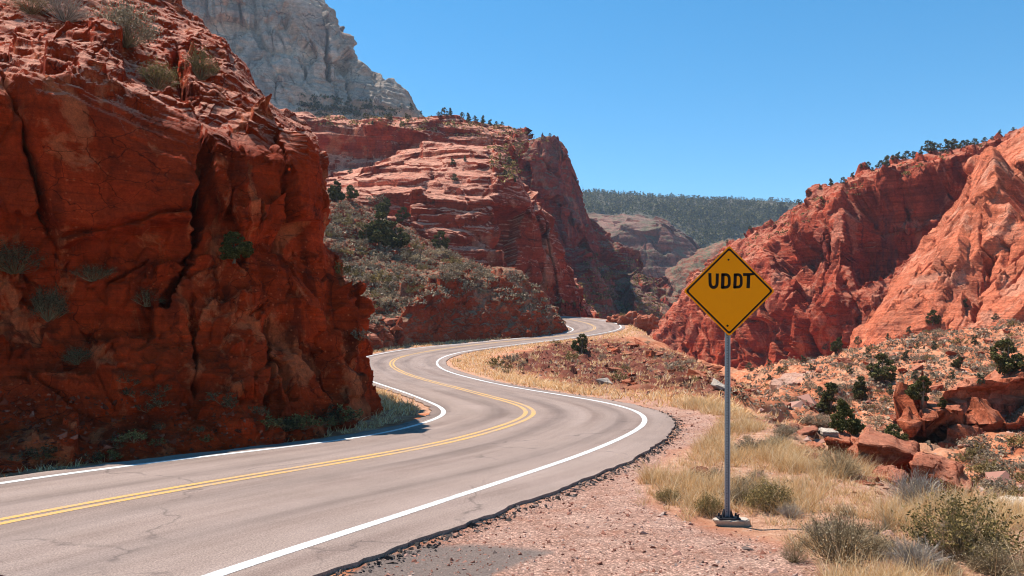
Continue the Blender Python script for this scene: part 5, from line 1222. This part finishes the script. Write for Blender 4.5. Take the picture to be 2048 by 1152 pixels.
rocks(16, [(690,620),(790,610),(800,660),(760,700),(700,700)], 10, 26, "sunlit salmon rock at the foot of the hillside beside the near cliff", "rocks at the hillside foot", ["hill"])
for px_, py_, s_, lb in [(1208,766,20,"pale flat boulder at the foot of the scree bank"), (1440,775,26,"light boulder on the canyon rim behind the sign post")]:
    h = hit(px_, py_)
    if h is not None:
        k_ = s_/F*h[0][1]; tag(link("rock", hullmesh("rock", rng.normal(size=(16, 3))*[.5, .4, .25], 2, .03, M_pale, 77, flat=True), h[0], (0, 0, 1), (k_*1.5, k_, k_*.9)), lb, "rock")
h = hit(2036, 1012)
if h is not None:
    k_ = 60/F*h[0][1]; tag(link("rock", hullmesh("rock", rng.normal(size=(18, 3))*[.55, .45, .18], 3, .03, M_pale, 91, flat=False), h[0], (0, 0, .4), (k_*1.5, k_*1.2, k_*.8)), "cream white flat rock on the canyon floor at the picture's edge", "rock")

# ================================================================== the road sign
YS = 10.3
def SP(px, py, y=YS): return P(px, py, YS)+np.array([0, y-YS, 0])
M_yel = NT("sign_yellow"); c = M_yel.coord(); a = M_yel.noise(c, 9, 5, .7); b = M_yel.noise(M_yel.coord((1, 1, .3)), 14, 4)
cl_ = M_yel.mix(M_yel.ramp(a, [(.45, 0.0), (.8, .3)]), (1.0, .315, .0), (.90, .25, .002)); M_yel = M_yel.done(M_yel.mix(M_yel.ramp(b, [(.6, 0.0), (.8, .25)]), cl_, (.55, .25, .05)), None, .45)
def flat(name, col, r=.6, met=0.0):
    t = NT(name); t.b.inputs["Metallic"].default_value = met; n_ = t.noise(t.coord(), 30, 5, .7)
    return t.done(t.mix(t.ramp(n_, [(.35, 0.0), (.7, .5)]), col, cscale(col, .6)), t.bump(n_, .2, .002), r)
M_blk = flat("sign_black", (.022, .012, .010), .5); M_gal = flat("galvanised_steel", (.34, .35, .38), .5, .55); M_dkm = flat("dark_steel", (.04, .04, .045), .6, .5); M_con = flat("concrete", (.48, .40, .32), .95)
cx_, cy_ = 1458.5, 582.0
def extr(name, polys, y0, y1, mat, parent=None, bev=0.0):
    bm = bmesh.new()
    for poly in polys:
        vs = [bm.verts.new(tuple(SP(x_, y_, YS+y0))) for x_, y_ in poly]
        f_ = bm.faces.new(vs); r_ = bmesh.ops.extrude_face_region(bm, geom=[f_])
        for v in [e for e in r_['geom'] if isinstance(e, bmesh.types.BMVert)]: v.co.y = YS+y1
    bmesh.ops.recalc_face_normals(bm, faces=bm.faces)
    me = bpy.data.meshes.new(name); bm.to_mesh(me); bm.free(); me.materials.append(mat)
    if parent is not None: me.transform(Matrix.Translation(-parent_loc))
    return link(name, me, parent=parent)
sx, sz = SP(1455, 1036)[0], SP(1455, 1036)[2]; parent_loc = Vector((sx, YS, sz))
sign = empty("road_sign", parent_loc, 0, (1, 1, 1), "yellow diamond warning sign reading UDDT on a steel post", "road sign")
def diamond(r_, c=4.0):
    out = []
    for k_ in range(4):
        a0 = [(0, -1), (1, 0), (0, 1), (-1, 0)][k_]; t_ = [(1, 1), (-1, 1), (-1, -1), (1, -1)][k_]; tp = [(-1, 1), (-1, -1), (1, -1), (1, 1)][k_]
        s_ = 1.0 if k_ % 2 == 0 else 1.0
        for j in (0, 1, 2, 3):
            f_ = j/3; A = np.array(a0)*r_+np.array(tp)*c*.7; B = np.array(a0)*r_+np.array(t_)*c*.7; M0 = np.array(a0)*(r_)
            q_ = (1-f_)**2*A+2*f_*(1-f_)*M0+f_*f_*B; out.append((cx_+q_[0], cy_+q_[1]*.992))
    return out
pan = extr("sign_panel", [diamond(91.5, 5)], 0, .004, M_yel, sign)
o_, i_ = diamond(87.5, 4.5), diamond(82.6, 4)
ring = [[o_[k_], o_[(k_+1) % 16], i_[(k_+1) % 16], i_[k_]] for k_ in range(16)]
extr("border", ring, -.0016, .0, M_blk, pan)
def stroke(pts, w_):
    p_ = np.array(pts, float); p_ = np.stack([1360+p_[:, 0]/5.76, 485+p_[:, 1]/5.76], 1); t_ = np.gradient(p_, axis=0); t_ /= np.linalg.norm(t_, axis=1)[:, None]+1e-9
    n_ = np.stack([-t_[:, 1], t_[:, 0]], 1); w_ = np.asarray(w_)*np.ones(len(p_)); w_ = w_[:, None]*1.32/5.76/2
    return [[tuple(a_) for a_ in (p_[k_]-n_[k_]*w_[k_], p_[k_+1]-n_[k_+1]*w_[k_+1], p_[k_+1]+n_[k_+1]*w_[k_+1], p_[k_]+n_[k_]*w_[k_])] for k_ in range(len(p_)-1)]
def arc(c0, rx, ry, a0, a1, n=8): return [(c0[0]+rx*math.cos(R(a_)), c0[1]+ry*math.sin(R(a_))) for a_ in np.linspace(a0, a1, n)]
U_ = stroke([(344,352),(345,400),(346,455)]+arc((387,470), 40, 48, 170, 10, 10)+[(428,450),(429,400),(430,356)], 27)
D1 = stroke([(494,357),(493,440),(489,530)], 30)+stroke([(480,370),(525,370)]+arc((530,420), 38, 50, -80, 0, 6)+arc((532,468), 36, 46, 5, 85, 6)+[(520,516),(478,519)], 25)
D2 = stroke([(637,360),(635,440),(630,526)], 28)+stroke([(625,372),(668,370)]+arc((672,420), 34, 50, -80, 0, 6)+arc((672,468), 34, 44, 5, 85, 6)+[(655,514),(618,516)], 24)
T_L = stroke([(726,369),(790,369),(868,360)], [26, 25, 16])+stroke([(790,372),(788,450),(784,526)], 30)
lt = extr("lettering", U_+D1+D2+T_L, -.0012, .0002, M_blk, pan)
def cyl(name, loc, r_, h_, mat, parent, axis='Y', seg=12):
    bm = bmesh.new(); bmesh.ops.create_cone(bm, cap_ends=True, segments=seg, radius1=r_, radius2=r_*.85, depth=h_)
    if axis == 'Y': bmesh.ops.rotate(bm, verts=bm.verts, matrix=Matrix.Rotation(R(90), 3, 'X'))
    bmesh.ops.translate(bm, verts=bm.verts, vec=Vector([float(v) for v in loc])-parent_loc)
    me = bpy.data.meshes.new(name); bm.to_mesh(me); bm.free(); me.materials.append(mat); return link(name, me, parent=parent)
cyl("bolt", SP(1457, 519.5, YS-.004), .013, .012, M_blk, pan); cyl("bolt", SP(1455, 651.5, YS-.004), .015, .012, M_blk, pan)
# hat section post with black discs for the dark of punched holes, leaning very slightly
xt, zt = SP(1456, 500)[0], SP(1456, 500)[2]
prof = [(-.036, .0), (-.022, .0), (-.017, .026), (.017, .026), (.022, .0), (.036, .0), (.036, .005), (.026, .005), (.020, .031), (-.020, .031), (-.026, .005), (-.036, .005)]
V = []; Fp = []
for z_, x_ in ((sz+.01, sx), (zt, xt)):
    V += [(x_+a_, YS+.006+b_, z_) for a_, b_ in prof]
k_ = len(prof); Fp = [[j, (j+1) % k_, k_+(j+1) % k_, k_+j] for j in range(k_)]
me = bpy.data.meshes.new("post"); me.from_pydata(V, [], Fp+[list(range(k_))[::-1], list(range(k_, 2*k_))]); me.transform(Matrix.Translation(-parent_loc)); me.materials.append(M_gal)
post = link("post", me, parent=sign)
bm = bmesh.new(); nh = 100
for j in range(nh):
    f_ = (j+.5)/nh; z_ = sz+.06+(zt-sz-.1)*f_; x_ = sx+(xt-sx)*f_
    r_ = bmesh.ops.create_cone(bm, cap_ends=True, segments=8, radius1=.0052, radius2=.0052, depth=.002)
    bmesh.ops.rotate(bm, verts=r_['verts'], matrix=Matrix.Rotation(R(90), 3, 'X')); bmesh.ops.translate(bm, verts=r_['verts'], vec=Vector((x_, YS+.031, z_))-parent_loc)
me = bpy.data.meshes.new("hole_dark_discs"); bm.to_mesh(me); bm.free(); me.materials.append(M_blk); link("hole_dark_discs", me, parent=post)
def hull(name, pts, mat, parent, bevel=.006):
    bm = bmesh.new()
    for p_ in pts: bm.verts.new(Vector([float(v) for v in p_])-parent_loc)
    bmesh.ops.convex_hull(bm, input=bm.verts); bmesh.ops.bevel(bm, geom=list(bm.edges), offset=bevel, segments=2, affect='EDGES')
    me = bpy.data.meshes.new(name); bm.to_mesh(me); bm.free(); me.materials.append(mat); return link(name, me, parent=parent)
def bx(x0, x1, y0, y1, z0, z1): return [(x_, y_, z_) for x_ in (x0, x1) for y_ in (y0, y1) for z_ in (z0, z1)]
for s_ in (-1, 1):
    hull("bracket", [(sx+s_*.040, YS-.03, sz), (sx+s_*.075, YS-.03, sz), (sx+s_*.040, YS+.05, sz), (sx+s_*.075, YS+.05, sz), (sx+s_*.040, YS-.02, sz+.12), (sx+s_*.048, YS+.03, sz+.12), (sx+s_*.048, YS-.02, sz+.10)], M_dkm, sign, .003)
hull("base_plate", bx(sx-.13, sx+.15, YS-.09, YS+.09, sz-.004, sz+.012), M_dkm, sign, .003)
for dx_, dy_ in ((-.10, -.05), (.12, -.05), (.12, .05), (-.10, .05)): cyl("anchor_bolt", (sx+dx_, YS+dy_, sz+.03), .016, .045, M_dkm, sign, 'Z', 6)
rr_ = np.random.RandomState(3)
top_ = [(-.17, -.10), (.02, -.12), (.20, -.11), (.28, -.03), (.26, .08), (.05, .11), (-.15, .09), (-.21, .0)]
hull("concrete_foot", [(sx+a_, YS+b_, sz-.005+rr_.uniform(-.008, 0)) for a_, b_ in top_]+[(sx+.06+a_*.9, YS+b_*.8+.03, sz-.11) for a_, b_ in top_], M_con, sign, .012)

# ================================================================== the canyon's thin blue air
bm = bmesh.new(); bmesh.ops.create_cube(bm, size=1.0)
lo = np.array([-9800., -60., -75.]); hi = np.array([9800., 6300., 330.])
for v in bm.verts: v.co = Vector((lo+hi)/2)+Vector([v.co.x*(hi-lo)[0], v.co.y*(hi-lo)[1], v.co.z*(hi-lo)[2]])
me = bpy.data.meshes.new("haze"); bm.to_mesh(me); bm.free(); m = bpy.data.materials.new("haze"); m.use_nodes = True; nt = m.node_tree; nt.nodes.clear()
vo = nt.nodes.new("ShaderNodeVolumePrincipled"); vo.inputs["Density"].default_value = .00014; vo.inputs["Color"].default_value = (.62, .78, 1, 1); vo.inputs["Anisotropy"].default_value = .2
om = nt.nodes.new("ShaderNodeOutputMaterial"); nt.links.new(vo.outputs[0], om.inputs["Volume"]); me.materials.append(m)
tag(link("haze", me), "thin blue haze in the canyon air", kind="stuff")
